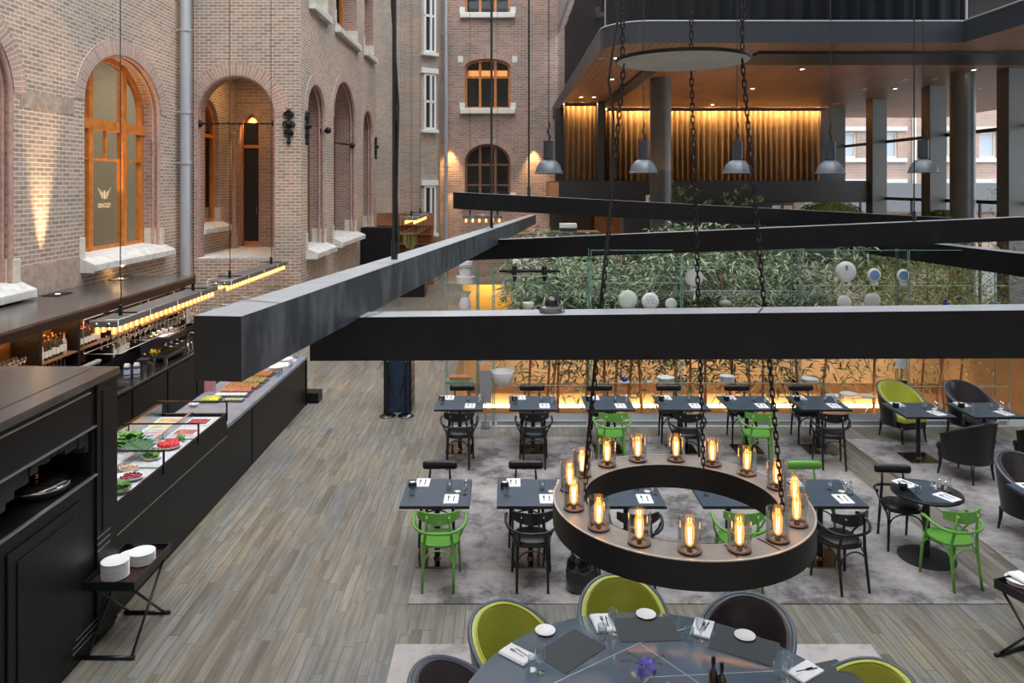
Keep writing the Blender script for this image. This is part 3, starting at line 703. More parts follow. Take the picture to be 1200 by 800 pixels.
# ================================================================== pipes, irons, cables
def pipe(x,y,r,z0,z1,label,br):
    o=empty('drainpipe',(x,y,z0)); b=MB(); b.cyl((0,0,0),r,z1-z0,20); b.build('pipe',M['greypaint'],o,smooth=True)
    for z in br:
        b=MB(); b.cyl((0,0,z-z0-.035),r+.025,.07,20); b.tube([(-r-.07,.05,z-z0),(r+.07,.05,z-z0)],.02,6); b.sph((-r-.06,0,z-z0),.035,8,6); b.sph((r+.06,0,z-z0),.035,8,6); b.build('bracket',M['greypaint'],o,smooth=True)
    tag(o,label,'pipe','drainpipes')
pipe(-8.2,19.7,.13,0,13,'thick grey drainpipe in the corner between the left brick wall and the porch',(4.75,6.05,8.15))
pipe(-2.66,34.5,.09,0,14,'slim grey drainpipe on the far brick wall beside the stair tower',(5,8,11))
def anchor(ax,c,u,z,label,s=.3):
    b=MB()
    def V(du,dz,d=-.05): return P(ax,c,u+du*s,z+dz*s,d)
    b.tube([V(0,-1.3),V(0,1.3)],.035,6)
    for dz,w in ((.75,.55),(-.1,.7),(-.85,.5)):
        for sd in (-1,1):
            pts=[V(sd*w*math.sin(t)*.75,dz+.28*(1-math.cos(t))) for t in [i*.5 for i in range(0,9)]]
            b.tube(pts,.025,6)
            b.sph(V(sd*w*.25,dz+.3),.045,8,6)
    b.sph(V(0,1.35),.06,8,6); b.sph(V(0,-1.35),.06,8,6); b.sph(V(0,.2,-.1),.075,8,6)
    tag(b.build('wall_anchor',M['iron'],smooth=True),label,'iron anchor','ornate wall anchors')
anchor('X',PY,-5.68,5.72,'ornate black iron wall anchor on the porch front, left of the brick corner')
anchor('Y',XW,20.75,5.72,'ornate black iron wall anchor on the wing wall, just right of the brick corner')
anchor('Y',XW,31.75,5.7,'ornate black iron wall anchor at the far right end of the wing wall')
def tie_rod(p,q,label):
    b=MB(); p=Vector(p); q=Vector(q); d=(q-p)
    b.tube([p,q],.022,6)
    n=int(d.length/.06)
    for k in range(2):
        pts=[]
        t=d.normalized(); a=t.orthogonal().normalized(); c=t.cross(a)
        for i in range(n*3): 
            f=i/(n*3-1); ph=f*n*1.3+PI*k; pts.append(p+d*f+(a*math.cos(ph)+c*math.sin(ph))*.022)
        b.tube(pts,.01,4)
    b.sph(p,.1,10,7); b.sph(q,.1,10,7)
    tag(b.build('tie_rod',M['iron'],smooth=True),label,'iron rod','twisted iron tie rods')
tie_rod((-8.1,20.35,5.81),(-6.1,20.35,5.81),'twisted iron tie rod across the open porch arch')
tie_rod((XW-.15,23.0+.02,5.8),(XW+.12,22.85,5.8),'short iron tie rod end in the first narrow wing arch')
tie_rod((XW-.5,24.25,5.6),(XW-.1,27.6,5.6),'iron tie rod inside the tall middle wing arch')

# ================================================================== HANGING BEAMS
def beam(name,near,far,w,h,side,mat,label,cap=None,seams=()):
    """near/far: centre of top edge line (world), box beam with vertical sides; width extends to the `side` of the line"""
    n=Vector(near); f=Vector(far); d=(f-n); t=Vector((d.x,d.y,0)).normalized(); s=Vector((t.y,-t.x,0))*side*w
    r=empty(name,n); z=Vector((0,0,-h))
    b=MB(); o=Vector((0,0,0))
    b.add([o,o+s,d+s,d,o+z,o+s+z,d+s+z,d+z],[(0,1,2,3),(7,6,5,4),(0,3,7,4),(1,5,6,2)])
    b.add([o,o+s,o+s+z,o+z,d,d+s,d+s+z,d+z],[(0,3,2,1),(4,5,6,7)])
    b.build('steel_casing',mat,r)
    e2=Vector((0,0,.0015)); c=MB(); c.add([o+e2,o+s+e2,d+s+e2,d+e2],[(0,1,2,3)]); c.build('sky_sheen_sheet',M['skylittop'],r)  # sheet paler than the casing, standing in for the sky's reflection
    if cap:
        c=MB(); e=-t*.004
        c.add([o+e,o+s+e,o+s+z+e,o+z+e],[(0,3,2,1)]); c.build('end_cap',cap,r)
    for fs in seams:
        c=MB(); p=d*fs; c.add([p+Vector((0,0,.004)),p+s+t*.08+Vector((0,0,.004)),p+s+t*.09+Vector((0,0,.004)),p+t*.012+Vector((0,0,.004))],[(0,1,2,3)]); c.build('top_seam',M['beamend'],r)
    tag(r,label,'beam','hanging steel beams'); return r
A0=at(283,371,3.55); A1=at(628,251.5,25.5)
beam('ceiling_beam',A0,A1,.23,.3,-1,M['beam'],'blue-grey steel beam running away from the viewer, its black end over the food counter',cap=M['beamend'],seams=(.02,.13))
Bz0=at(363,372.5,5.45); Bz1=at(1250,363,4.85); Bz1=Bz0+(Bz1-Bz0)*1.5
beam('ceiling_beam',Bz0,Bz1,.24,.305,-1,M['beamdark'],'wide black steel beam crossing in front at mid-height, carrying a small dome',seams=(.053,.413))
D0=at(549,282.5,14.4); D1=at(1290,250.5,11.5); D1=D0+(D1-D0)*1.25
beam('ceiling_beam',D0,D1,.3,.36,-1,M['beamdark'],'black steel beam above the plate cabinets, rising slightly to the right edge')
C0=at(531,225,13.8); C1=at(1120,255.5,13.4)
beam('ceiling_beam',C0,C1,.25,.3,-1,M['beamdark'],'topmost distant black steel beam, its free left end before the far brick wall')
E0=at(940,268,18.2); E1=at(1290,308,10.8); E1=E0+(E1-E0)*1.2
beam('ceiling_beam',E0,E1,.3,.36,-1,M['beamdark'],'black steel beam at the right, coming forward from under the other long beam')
def cable(pts,r,label,name='suspension_cable',fit=True):
    b=MB(); b.tube(pts,r,6)
    if fit:
        p=Vector(pts[-1]); b.cyl((p.x,p.y,p.z),.03,.16,10)
    tag(b.build(name,M['cable'],smooth=True),label,'cable','cables from the roof')
def onA(t): return A0+(A1-A0)*t
def vcable(x,y,D,label,r=.012,**k):
    p=at(x,y,D); cable([(p.x,p.y,13),tuple(p)],r,label,**k)
import itertools
def A_at_x(px,off=.11):
    for i in range(2001):
        p=onA(i/2000); q=Vector((p.x-off,p.y,p.z))
        if CX+F*q.x/q.y>=px: return q
q=A_at_x(462); cable([(q.x,q.y,13),(q.x,q.y,q.z)],.02,'thick black cable holding the blue-grey beam near the middle')
q2=[(q.x+.02,q.y+.02,9),(q.x-.03,q.y+.02,7.3),(q.x-.02,q.y,5.8),(q.x+.035,q.y,4.9),(q.x+.02,q.y,4.1),(q.x+.035,q.y,q.z+.05)]
cable(q2,.012,'thin loose power cord beside the thick beam cable',fit=False)
q=A_at_x(576); cable([(q.x,q.y,13),(q.x,q.y,q.z)],.022,'black cable holding the far end of the blue-grey beam')
t=(622-531)/(1120-531); q=C0+(C1-C0)*.155; cable([(q.x,q.y+.12,13),(q.x,q.y+.12,q.z)],.018,'black cable holding the topmost distant beam')
q=D0+(D1-D0)*.604; cable([(q.x,q.y+.12,13),(q.x,q.y+.12,q.z)],.012,'thin cable holding the upper right beam by the last pendant')
# warning dome on beam B
tB=.33; p=Bz0+(Bz1-Bz0)*.203
r=empty('dome_beacon',(at(647,366,5.35).x,p.y+.1,p.z+.0))
b=MB(); b.lathe([(0,0),(.088,0),(.09,.02),(.078,.045),(.05,.055),(0,.055)],n=28); b.build('base',pm('beacon_base',(.22,.22,.24),.25,metal=.6),r,smooth=True)
b=MB(); b.lathe([(.052,.05),(.052,.07),(.046,.095),(.028,.112),(0,.118)],n=28); b.build('dome',pm('beacon_dome',(.012,.012,.014),.2,coat=.5),r,smooth=True)
tag(r,'small black dome on a grey round base on top of the wide front beam','beacon')

# ================================================================== PENDANTS
def mk_pend():
    r=empty('pendant_lamp')
    b=MB(); b.lathe([(.232,0),(.235,.012),(.222,.02),(.215,.05),(.18,.14),(.125,.2),(.06,.225),(.055,.23)],n=32); b.build('lamp_shade',M['pend'],r,smooth=True,solid=.006)
    b=MB(); b.cyl((0,0,.235),.085,.30,24); b.cyl((0,0,.215),.05,.03,16); b.build('socket_housing',M['pendcap'],r,smooth=True)
    b=MB(); b.tube([(0,0,.53),(0,0,9)],.008,6); b.build('cord',M['cable'],r)
    b=MB(); b.tube([(0,0,.53),(.03,0,.6),(-.025,0,.68),(.02,0,.78),(0,0,.85)],.012,6); b.build('hook',M['iron'],r,smooth=True)
    b=MB(); b.sph((0,0,.08),.05,12,8); b.build('bulb',M['offwhite'],r,smooth=True)
    return r
pend=Proto(mk_pend)
for x,y,l in ((643,203.5,'grey enamel pendant lamp hanging before the far brick wall, leftmost of five'),(754,203,'grey enamel pendant lamp in front of the thick charcoal column'),(864,203.5,'grey enamel pendant lamp partly crossed by the right chain'),(973,204,'grey enamel pendant lamp at the right end of the gold curtain'),(1082,202.5,'grey enamel pendant lamp before the side glazing, rightmost of five')):
    pend(at(x,y,12.5),0,l,'pendant lamp','grey pendants')

# ================================================================== CHAIN CHANDELIER
RX,RY,RZ,RR=1.275,5.6,1.905,.925
ch=empty('ring_chandelier',(RX,RY,RZ))
ri=RR*.745
b=MB(); b.lathe([(RR,-.185),(RR,0)],n=96); b.lathe([(ri,0),(ri,-.185)],n=96); b.lathe([(ri,-.185),(RR,-.185)],n=96); b.build('ring_band',M['ringside'],ch,smooth='all')
b=MB(); b.lathe([(RR-.004,-.001),(ri+.004,-.001)],n=96); b.build('ring_top',M['ringtop'],ch)
b=MB(); b.lathe([(RR+.001,-.004),(RR+.001,.003),(RR-.012,.003)],n=96); b.build('edge_trim',M['disc'],ch)
b=MB()
for a in (-80,-60): 
    b=MB(); a_=math.radians(a); b.tube([((ri+.03)*math.cos(a_),(ri+.03)*math.sin(a_),.003),((RR-.03)*math.cos(a_),(RR-.03)*math.sin(a_),.003)],.004,4); b.build('panel_seam',M['rust'],ch)
px=[(748,641),(809,653),(869,650),(914,637),(936,618),(937,594),(916,574),(881,556),(837,545),(792,541),(746,541),(709,547),(681,560),(668,577),(674,599),(702,622)]
def mk_cup(par,loc):
    g=MB(); g.lathe([(.074,.001),(.074,.014),(.052,.014),(.052,.003)],n=28); c=g.build('lamp_base',M['rust'],par,smooth=True); c.location=loc
    g=MB(); g.lathe([(.073,.0),(.073,.205)],n=28); g.lathe([(.069,.205),(.069,.012)],n=28); g.lathe([(.069,.205),(.073,.205)],n=28); g.build('lamp_glass',M['lampglass'],c,smooth=True)
    g=MB(); g.cyl((0,0,.003),.018,.035,12); g.build('socket',M['rust'],c,smooth=True)
    g=MB(); g.lathe([(.012,.038),(.024,.055),(.030,.1),(.030,.15),(.02,.178),(0,.188)],n=14); g.build('bulb',bulbm,c,smooth=True)
    g=MB()
    for s in range(4): a_=s*PI/2+.4; g.tube([(.006*math.cos(a_),.006*math.sin(a_),.05),(.012*math.cos(a_),.012*math.sin(a_),.15)],.003,5)
    g.build('filament',M['amberhot'],c)
    return c
bulbm=bpy.data.materials.new('amber_bulb_glass'); bulbm.use_nodes=True
nt=bulbm.node_tree; nt.nodes.clear(); o_=N(nt,'ShaderNodeOutputMaterial'); t_=N(nt,'ShaderNodeBsdfTransparent'); t_.inputs[0].default_value=(1,.8,.55,1); e_=N(nt,'ShaderNodeEmission'); e_.inputs[0].default_value=(1,.36,.08,1); e_.inputs[1].default_value=3
mx_=N(nt,'ShaderNodeMixShader'); mx_.inputs[0].default_value=.35; nt.links.new(t_.outputs[0],mx_.inputs[1]); nt.links.new(e_.outputs[0],mx_.inputs[2]); nt.links.new(mx_.outputs[0],o_.inputs[0])
first=None; rm=(RR+ri)/2
for (x,y) in px:
    D=F*(CAMZ-RZ)/(y-CY-3); X=(x-CX)*D/F; a=math.atan2(D-RY,X-RX); loc=Vector((rm*math.cos(a),rm*math.sin(a),0))
    if first is None: first=mk_cup(ch,loc)
    else:
        copy_tree(first,ch,loc)
DZ=5.1-RZ
b=MB(); b.lathe([(0,0),(.475,0),(.48,.006),(.48,.02),(0,.02)],n=72); b.build('upper_disc',M['disc'],ch,smooth=True)
ch.children[-1].location=(.0+.035,0.05,DZ) if False else (0,0,0)
dd=[c for c in ch.children if c.name.startswith('upper_disc')][0]; dd.location=(.03,.05,DZ)
b=MB(); b.lathe([(.481,.0),(.49,.01),(.49,.024),(.478,.024)],n=72); e=b.build('disc_rim',M['ringside'],ch,smooth=True); e.location=(.03,.05,DZ)
def chain(par,p,q,name='chain',L=.068,r=.0056,w=.014):
    b=MB(); p=Vector(p); q=Vector(q); d=q-p; n=int(d.length/(L*.72)); t=d.normalized(); a=Vector((1,0,0)); a=(a-t*a.dot(t)).normalized(); c=t.cross(a)
    for i in range(n):
        ce=p+d*((i+.5)/n); s=a if i%2 else c
        pts=[ce+t*((L/2-w)*(1 if math.sin(k)>0 else -1)+w*math.sin(k))+s*w*math.cos(k) for k in [PI/8+PI/4*j for j in range(8)]]
        b.tube(pts,r,5,closed=True)
    return b.build(name,M['chain'],par,smooth='all')
ctr=Vector((RX,RY,RZ))
def onring(px_,ang): 
    return Vector((rm*math.cos(ang),rm*math.sin(ang),0))
atts=[]
for ang,dang in ((math.radians(183),math.radians(178)),(math.radians(62),math.radians(68)),(math.radians(-22),math.radians(-30))):
    pr=Vector(((ri+.02)*math.cos(ang),(ri+.02)*math.sin(ang),-.02)); pd=Vector((.43*math.cos(dang)+.03,.43*math.sin(dang)+.05,DZ-.02))
    chain(ch,pr,pd); 
    pt=pd+Vector((-.01 if ang>3 else 0,0,.03)); chain(ch,pt,pt+Vector((0,0,2.6)))
    b=MB(); b.lathe([(.02,0),(.026,.008),(.02,.016),(.012,.008),(.02,0)],pr+Vector((0,0,-.0)),10); b.build('shackle',M['chain'],ch)
cc=[Vector((-.44,.0,DZ+2.5)),Vector((-.43,0,DZ+.7)),Vector((-.46,0,DZ+.25)),Vector((-.50,.0,DZ+.02)),Vector((-.52,0,DZ-.15)),Vector((-.485,0,DZ-.4)),Vector((-.50,0,DZ-1.0)),Vector((-.575,0,DZ-1.7)),Vector((-.66,0,DZ-2.6)),Vector((-.70,0,.15))]
b=MB(); b.tube(cc,.009,6); b.build('power_cord',M['cable'],ch,smooth='all')
tag(ch,'big round black ring chandelier with glass-cylinder bulbs, hung on three chains','chandelier')
# ================================================================== RUGS
def rug(x0,x1,y0,y1,mat,label,poly=None):
    b=MB(); b.box(x0,x1,y0,y1,0,.012) if poly is None else b.prism(poly,0,.012); o=b.build('rug',mat); tag(o,label,'rug')
rug(-.975,5.04,7.68,12.75,M['rug'],'large worn grey rug under the two rows of small tables')
rug(5.6,9.5,5.0,12.65,M['rug2'].copy() if False else M['rug'],'mottled grey rug at the right under the black tub chairs')
rug(-1.0,3.33,2.2,7.0,M['rug2'],'pale mauve rug in the foreground under the big round table')

# ================================================================== BENTWOOD CHAIRS
def mk_chair(mat,seatmat,padded):
    r=empty('bentwood_armchair' if not padded else 'padded_bar_chair')
    for s in (-1,1):
        b=MB(); b.tube([(s*.16,-.27,0),(s*.158,-.235,.22),(s*.152,-.205,.44),(s*.125,-.235,.62),(s*.115,-.26,.79)],[.014,.016,.018,.015,.012],8); b.build('back_leg',mat,r,smooth='all')
        b=MB(); b.tube([(s*.205,.185,0),(s*.195,.17,.25),(s*.185,.15,.44)],[.013,.016,.018],8); b.build('front_leg',mat,r,smooth='all')
    n=32; pl=[]
    for i in range(n):
        a=2*PI*i/n; c,sn=math.cos(a),math.sin(a); e=.75
        x=.205*abs(c)**e*(1 if c>0 else -1)*(1.0+.05*sn); y=.205*abs(sn)**e*(1 if sn>0 else -1)
        pl.append((x,y-.005))
    b=MB(); b.prism(pl,.435,.462); b.build('seat',mat,r,bevel=.008)
    if seatmat is not None:
        b=MB(); rings=[(1.0,.462),(1.0,.478),(.9,.492),(.5,.498),(0.01,.5)]; vs=[]; fs=[]
        for k,z in rings: vs+=[(x*k*.96,y*k*.96,z) for x,y in pl]
        for j in range(len(rings)-1):
            for i in range(n): fs.append((j*n+i,j*n+(i+1)%n,(j+1)*n+(i+1)%n,(j+1)*n+i))
        b.add(vs,fs); b.build('seat_cushion',seatmat,r,smooth='all')
    # arched braces under the seat
    b=MB()
    def brace(p,q,zt=.42,zb=.2):
        p=Vector(p); q=Vector(q); pts=[]
        for i in range(13):
            t=i/12; u=p+(q-p)*(.5-.5*math.cos(PI*t)); z=zb+(zt-zb)*(math.sin(PI*t))**.6
            pts.append((u.x,u.y,z))
        b.tube(pts,.009,6)
    brace((-.157,-.235,0),(.157,-.235,0)); brace((-.19,.165,0),(.19,.165,0)); brace((-.157,-.235,0),(-.195,.17,0)); brace((.157,-.235,0),(.195,.17,0))
    b.build('brace',mat,r,smooth='all')
    # arm hoop
    half=[(.268,.075,.672),(.272,.03,.682),(.276,-.03,.674),(.272,-.1,.655),(.245,-.175,.635),(.19,-.235,.62),(.11,-.268,.612),(0,-.28,.61)]
    pts=half+[(-x,y,z) for x,y,z in half[-2::-1]]
    if padded:
        half=[(.26,.0,.62),(.265,-.07,.62),(.24,-.15,.615),(.19,-.21,.61),(.11,-.245,.605),(0,-.255,.603)]
        pts=half+[(-x,y,z) for x,y,z in half[-2::-1]]
    b=MB(); b.tube(pts,[.019,.018]+[.0155]*(len(pts)-4)+[.018,.019],8); b.build('arm_hoop',mat,r,smooth='all')
    for s in (-1,1):
        b=MB(); b.tube([(s*half[2][0],half[2][1]+.0,half[2][2]-.01),(s*.255,.02,.56),(s*.225,.07,.49),(s*.2,.08,.42)],.011,6); b.build('arm_support',mat,r,smooth='all')
    if not padded:
        b=MB(); n=16; vs=[]
        for i in range(n+1):
            x=-.215+.43*i/n; y=-.268+2.1*x*x; 
            nx=-4.2*x; L=math.hypot(nx,1); nx/=L; ny=1/L
            zt=.818-.15*x*x; zb=.695+.9*x*x
            for dd,z in ((.007,zb),(.007,zt),(-.007,zt),(-.007,zb)): vs.append((x+nx*dd,y+ny*dd,z-.0+(0)))
        fs=[]
        for i in range(n):
            for k in range(4): fs.append((i*4+k,i*4+(k+1)%4,(i+1)*4+(k+1)%4,(i+1)*4+k))
        fs+=[(3,2,1,0),(n*4,n*4+1,n*4+2,n*4+3)]
        b.add(vs,fs); b.build('backrest',mat,r,smooth=True)
        b=MB(); 
        for s in (-1,1): b.sph((s*.113,-.272,.775),.008,8,5)
        b.build('screw_cap',M['white'] if mat is not M['blackwood'] else M['steel'],r,smooth='all')
    else:
        b=MB(); prof=[(0,-.21),(.03,-.208),(.048,-.195),(.052,-.16),(.053,0),(.052,.16),(.048,.195),(.03,.208),(0,.21)]
        b.lathe(prof,(0,-.265,.79),18,axis='X',sx=1.0,sy=1); 
        # flatten front to back
        b.v=[(x,-.265+(y+.265)*.6 + .25*x*x,z) for x,y,z in b.v]
        b.build('back_roll',M['blackleather'],r,smooth='all')
    return r
gch=Proto(lambda:mk_chair(M['green'],None,False))
bch=Proto(lambda:mk_chair(M['blackwood'],M['blackleather'],False))
pch=Proto(lambda:mk_chair(M['blackwood'],M['blackleather'],True))
gpch=None
def mk_gp():
    r=mk_chair(M['green'],M['green'],True)
    for c in r.children:
        if c.name.startswith('back_roll'):
            c.data.materials[0]=M['green']
    return r
G1='green bentwood armchairs'; G2='black bentwood armchairs'; G3='black chairs with padded back roll'
gch((-.69,8.13,.012),0,'green bentwood armchair at the front left table',"chair",G1)
gch((2.47,8.13,.012),.03,'green bentwood armchair seen through the right part of the ring chandelier','chair',G1)
gch((4.72,8.16,.012),.16,'green bentwood armchair at the small round table','chair',G1)
gch((1.60,11.55,.012),0,'green bentwood armchair at the third back row table, behind the left chain','chair',G1)
gch((3.80,11.55,.012),-.12,'green bentwood armchair at the fifth back row table, behind the right chain','chair',G1)
bch((.28,8.13,.012),0,'black bentwood armchair at the second front row table, left of the handbag','chair',G2)
bch((1.37,8.1,.012),.0,'black bentwood armchair mostly hidden by the left half of the ring chandelier','chair',G2)
bch((3.52,8.1,.012),.22,'black bentwood armchair at the front row table just right of the ring chandelier','chair',G2)
bch((-.69,11.55,.012),0,'black bentwood armchair at the leftmost back row table','chair',G2)
bch((.43,11.55,.012),0,'black bentwood armchair at the second back row table','chair',G2)
bch((2.72,11.52,.012),-.12,'black bentwood armchair at the fourth back row table','chair',G2)
bch((4.86,11.50,.012),-.15,'black bentwood armchair at the last back row table, beside the plank aisle','chair',G2)
for x,y,rz,l in ((-.79,9.05,PI,'black padded-roll chair on the far side of the front left table'),(.25,9.05,PI,'black padded-roll chair on the far side of the second front row table'),
  (-.72,12.58,PI,'black padded-roll chair behind the leftmost back row table'),(.45,12.58,PI,'black padded-roll chair behind the second back row table'),(1.58,12.58,PI,'black padded-roll chair behind the third back row table, crossed by the left chain'),
  (2.73,12.58,PI,'black padded-roll chair behind the fourth back row table'),(3.87,12.58,PI,'black padded-roll chair behind the fifth back row table, crossed by the right chain'),(4.94,12.58,PI,'black padded-roll chair behind the last back row table'),
  (4.60,8.93,PI-.12,'black padded-roll chair at the far side of the small round table')):
    pch((x,y,.012),rz,l,'chair',G3)
gp=mk_gp(); gp.location=(3.62,9.05,.012); gp.rotation_euler=(0,0,PI)
tag(gp,'green chair with padded back roll, behind the table just right of the ring chandelier','chair')

# ================================================================== TABLES
def mk_table(w=.745,d=.745):
    r=empty('bistro_table')
    b=MB(); b.box(-w/2,w/2,-d/2,d/2,.715,.745); b.build('tabletop',M['slate'],r,bevel=.003)
    b=MB(); b.box(-w/2-.003,w/2+.003,-d/2-.003,d/2+.003,.712,.738); b.build('edge_band',M['tabledark'],r)
    b=MB(); b.cyl((0,0,.02),.032,.69,16); b.box(-.22,.22,-.22,.22,.695,.712); b.build('column',M['blackwood'],r,smooth=True)
    b=MB(); b.box(-.22,.22,-.22,.22,0,.015); b.cyl((0,0,.015),.045,.02,16); b.build('base_plate',M['mirrorbase'],r,bevel=.003)
    return r
tb=Proto(mk_table)
GT='small square tables'
TABS=[]
for x,l,n in ((-.76,'square slate-topped table at the left end of the front row, by the green chair','front left table'),(.285,'square slate-topped table second from left in the front row','second front row table'),(1.355,'square slate-topped table seen through the left half of the ring chandelier','table within the ring\'s left half'),
            (2.495,'square slate-topped table seen through the right half of the ring chandelier','table within the ring\'s right half'),(3.525,'square slate-topped table in the front row, just right of the ring chandelier','table just right of the ring')):
    tb((x,8.6,.012),0,l,'table',GT); TABS.append((x,8.6,n,'front'))
for x,l,n in ((-.715,'square slate-topped table at the left end of the back row','leftmost back row table'),(.44,'square slate-topped table second from left in the back row','second back row table'),(1.62,'square slate-topped table third in the back row, crossed by the left chain','third back row table'),
            (2.78,'square slate-topped table fourth in the back row','fourth back row table'),(3.815,'square slate-topped table fifth in the back row, crossed by the right chain','fifth back row table'),(4.94,'square slate-topped table at the right end of the back row of six','last back row table')):
    tb((x,12.13,.012),0,l,'table',GT); TABS.append((x,12.13,n,'back'))
for x,y,l,n in ((6.32,11.75,'square slate-topped table before the olive tub chair','table before the olive tub chair'),(7.33,11.75,'square slate-topped table between two black tub chairs at the right','table between two black tub chairs'),(6.14,8.47,'square slate-topped table cut by the right edge of the picture','table at the right picture edge')):
    tb((x,y,.012),0,l,'table',GT); TABS.append((x,y,n,'side'))
r=empty('round_bistro_table',(4.73,8.62,.012))
b=MB(); b.lathe([(0,.745),(.36,.745),(.37,.74),(.37,.722),(.36,.715),(0,.715)],n=48); b.build('tabletop',M['blackwood'],r,smooth=True)
b=MB(); b.prism([(-.2,-.3),(.13,-.33),(.2,.3),(-.13,.33)],.745,.748); b.build('top_panel',M['slate'],r)
b=MB(); b.cyl((0,0,.02),.035,.69,16); b.build('column',M['tabledark'],r,smooth=True)
b=MB(); b.lathe([(0,0),(.30,0),(.30,.012),(.28,.016),(0,.016)],n=40); b.build('base_plate',pm('charcoal_base',(.045,.05,.055),.35,metal=.4),r,smooth=True)
tag(r,'small round black table with a slate panel across its top','table'); TABS.append((4.73,8.62,'small round table','round'))

# ---- table settings
def mk_napkin():
    r=empty('napkin'); w,d=.08,.12
    b=MB(); b.cbox((0,0,.003),(w*2,d*2,.006)); b.cbox((.002,.001,.008),(w*1.96,d*1.96,.004)); b.build('cloth',M['napkin'],r,bevel=.002)
    return r
def mk_fork():
    b=MB(); b.box(-.003,.003,-.07,.02,0,.003); b.box(-.01,.01,.02,.032,0,.003)
    for k in (-.009,-.003,.003,.009): b.box(k-.0017,k+.0017,.03,.07,0,.003)
    return b.build('fork',M['cutlery'])
def mk_knife():
    b=MB(); b.prism([(-.005,-.07),(.005,-.07),(.004,.01),(.009,.03),(.008,.06),(.0,.075),(-.003,.03)],0,.003); return b.build('knife',M['cutlery'])
M['cutlery']=pm('dark_cutlery',(.12,.12,.13),.25,metal=.9)
def mk_tumbler():
    b=MB(); b.lathe([(0,.004),(.028,.004),(.034,.095),(.036,.095),(.031,0),(0,0)],n=20); return b.build('water_glass',M['clear'],smooth=True)
def mk_wine():
    r=empty('wine_glass')
    b=MB(); b.lathe([(.012,.075),(.03,.095),(.037,.13),(.034,.17),(.029,.2)],n=24); b.build('bowl',M['clear'],r,smooth='all')
    b=MB(); b.lathe([(0,.0),(.034,.0),(.033,.004),(.006,.012),(.004,.07),(.012,.076)],n=20); b.build('stem',M['clear'],r,smooth='all'); return r
def mk_shaker():
    r=empty('salt_shaker'); b=MB(); b.lathe([(0,0),(.021,0),(.019,.05),(.014,.075),(0,.075)],n=14); b.build('body',M['clear'],r,smooth=True)
    b=MB(); b.lathe([(.0,.002),(.016,.002),(.015,.04),(0,.042)],n=12); b.build('salt',M['white'],r,smooth=True)
    b=MB(); b.lathe([(.016,.073),(.017,.088),(.01,.1),(0,.102)],n=14); b.build('cap',M['chrome'],r,smooth='all'); return r
def mk_jar():
    r=empty('sugar_pot'); b=MB(); b.lathe([(0,0),(.035,0),(.048,.02),(.05,.05),(.043,.075),(.038,.08)],n=22); b.build('pot',M['blackwood'],r,smooth=True)
    b=MB(); b.cyl((0,0,.06),.036,.014,16); b.build('filling',M['offwhite'],r); return r
def mk_oil():
    r=empty('oil_bottle'); b=MB(); b.lathe([(0,0),(.024,0),(.026,.07),(.012,.1),(.010,.135)],n=14); b.build('body',M['clear'],r,smooth=True); b=MB(); b.cyl((0,0,.135),.011,.02,10); b.build('stopper',M['chrome'],r,smooth=True); return r
def mk_butter():
    r=empty('small_dish'); b=MB(); b.lathe([(0,0),(.025,0),(.036,.022),(.034,.022),(.024,.004)],n=18); b.build('dish',M['white'],r,smooth=True); b=MB(); b.cyl((0,0,.004),.024,.012,14); b.build('filling',M['cheese'],r); return r
nap=Proto(mk_napkin); tum=Proto(mk_tumbler); win=Proto(mk_wine); sha=Proto(mk_shaker); jar=Proto(mk_jar); oil=Proto(mk_oil); but=Proto(mk_butter); frk=Proto(mk_fork); knf=Proto(mk_knife)
def cutlery(x,y,z,rz,where):
    for k,(pr,nm,dx) in enumerate(((frk,'fork',-.03),(knf,'knife',.028))):
        pr((x+dx*math.cos(rz),y+dx*math.sin(rz),z),rz,'dark %s lying on %s'%(nm,where),nm,'cutlery on napkins')
TZ=.757
for x,y,n,kind in TABS:
    q={'front':0,'back':0,'side':.35,'round':.45}[kind]
    if kind=='round':
        N_=[(-.13,.22,q),(.13,-.17,q)]; J=(-.24,.05); T=[(-.13,-.06),(.1,.02)]; Sx=[(.2,.1),(.235,.04)]; O=(.24,-.04); Bt=(.14,.1)
    else:
        N_=[(-.19,.26,0),(.17,-.2,q*.7)]; J=(-.29,.1); T=[(-.27,-.1),(.13,.06)]; Sx=[(.315,.10),(.30,.03)]; O=(.31,-.08); Bt=(.23,-.03)
    nap((x+N_[0][0],y+N_[0][1],TZ),N_[0][2],'white folded napkin at the far side of the '+n,'napkin','napkins on small tables')
    nap((x+N_[1][0],y+N_[1][1],TZ),N_[1][2],'white folded napkin at the near side of the '+n,'napkin','napkins on small tables')
    cutlery(x+N_[0][0],y+N_[0][1],TZ+.0105,N_[0][2],'the far napkin of the '+n)
    cutlery(x+N_[1][0],y+N_[1][1],TZ+.0105,N_[1][2],'the near napkin of the '+n)
    jar((x+J[0],y+J[1],TZ),0,'black sugar pot on the left side of the '+n,'pot','sugar pots on small tables')
    tum((x+T[0][0],y+T[0][1],TZ),0,'clear water glass at the left of the '+n,'glass','water glasses on small tables')
    tum((x+T[1][0],y+T[1][1],TZ),0,'clear water glass right of the middle of the '+n,'glass','water glasses on small tables')
    sha((x+Sx[0][0],y+Sx[0][1],TZ),0,'glass salt shaker, the farther of two on the '+n,'shaker','salt and pepper shakers')
    sha((x+Sx[1][0],y+Sx[1][1],TZ),0,'glass salt shaker, the nearer of two on the '+n,'shaker','salt and pepper shakers')
    oil((x+O[0],y+O[1],TZ),0,'small clear oil bottle at the right edge of the '+n,'bottle','oil bottles on small tables')
    if kind!='back': but((x+Bt[0],y+Bt[1],TZ),0,'small white butter dish on the '+n,'dish','butter dishes on small tables')

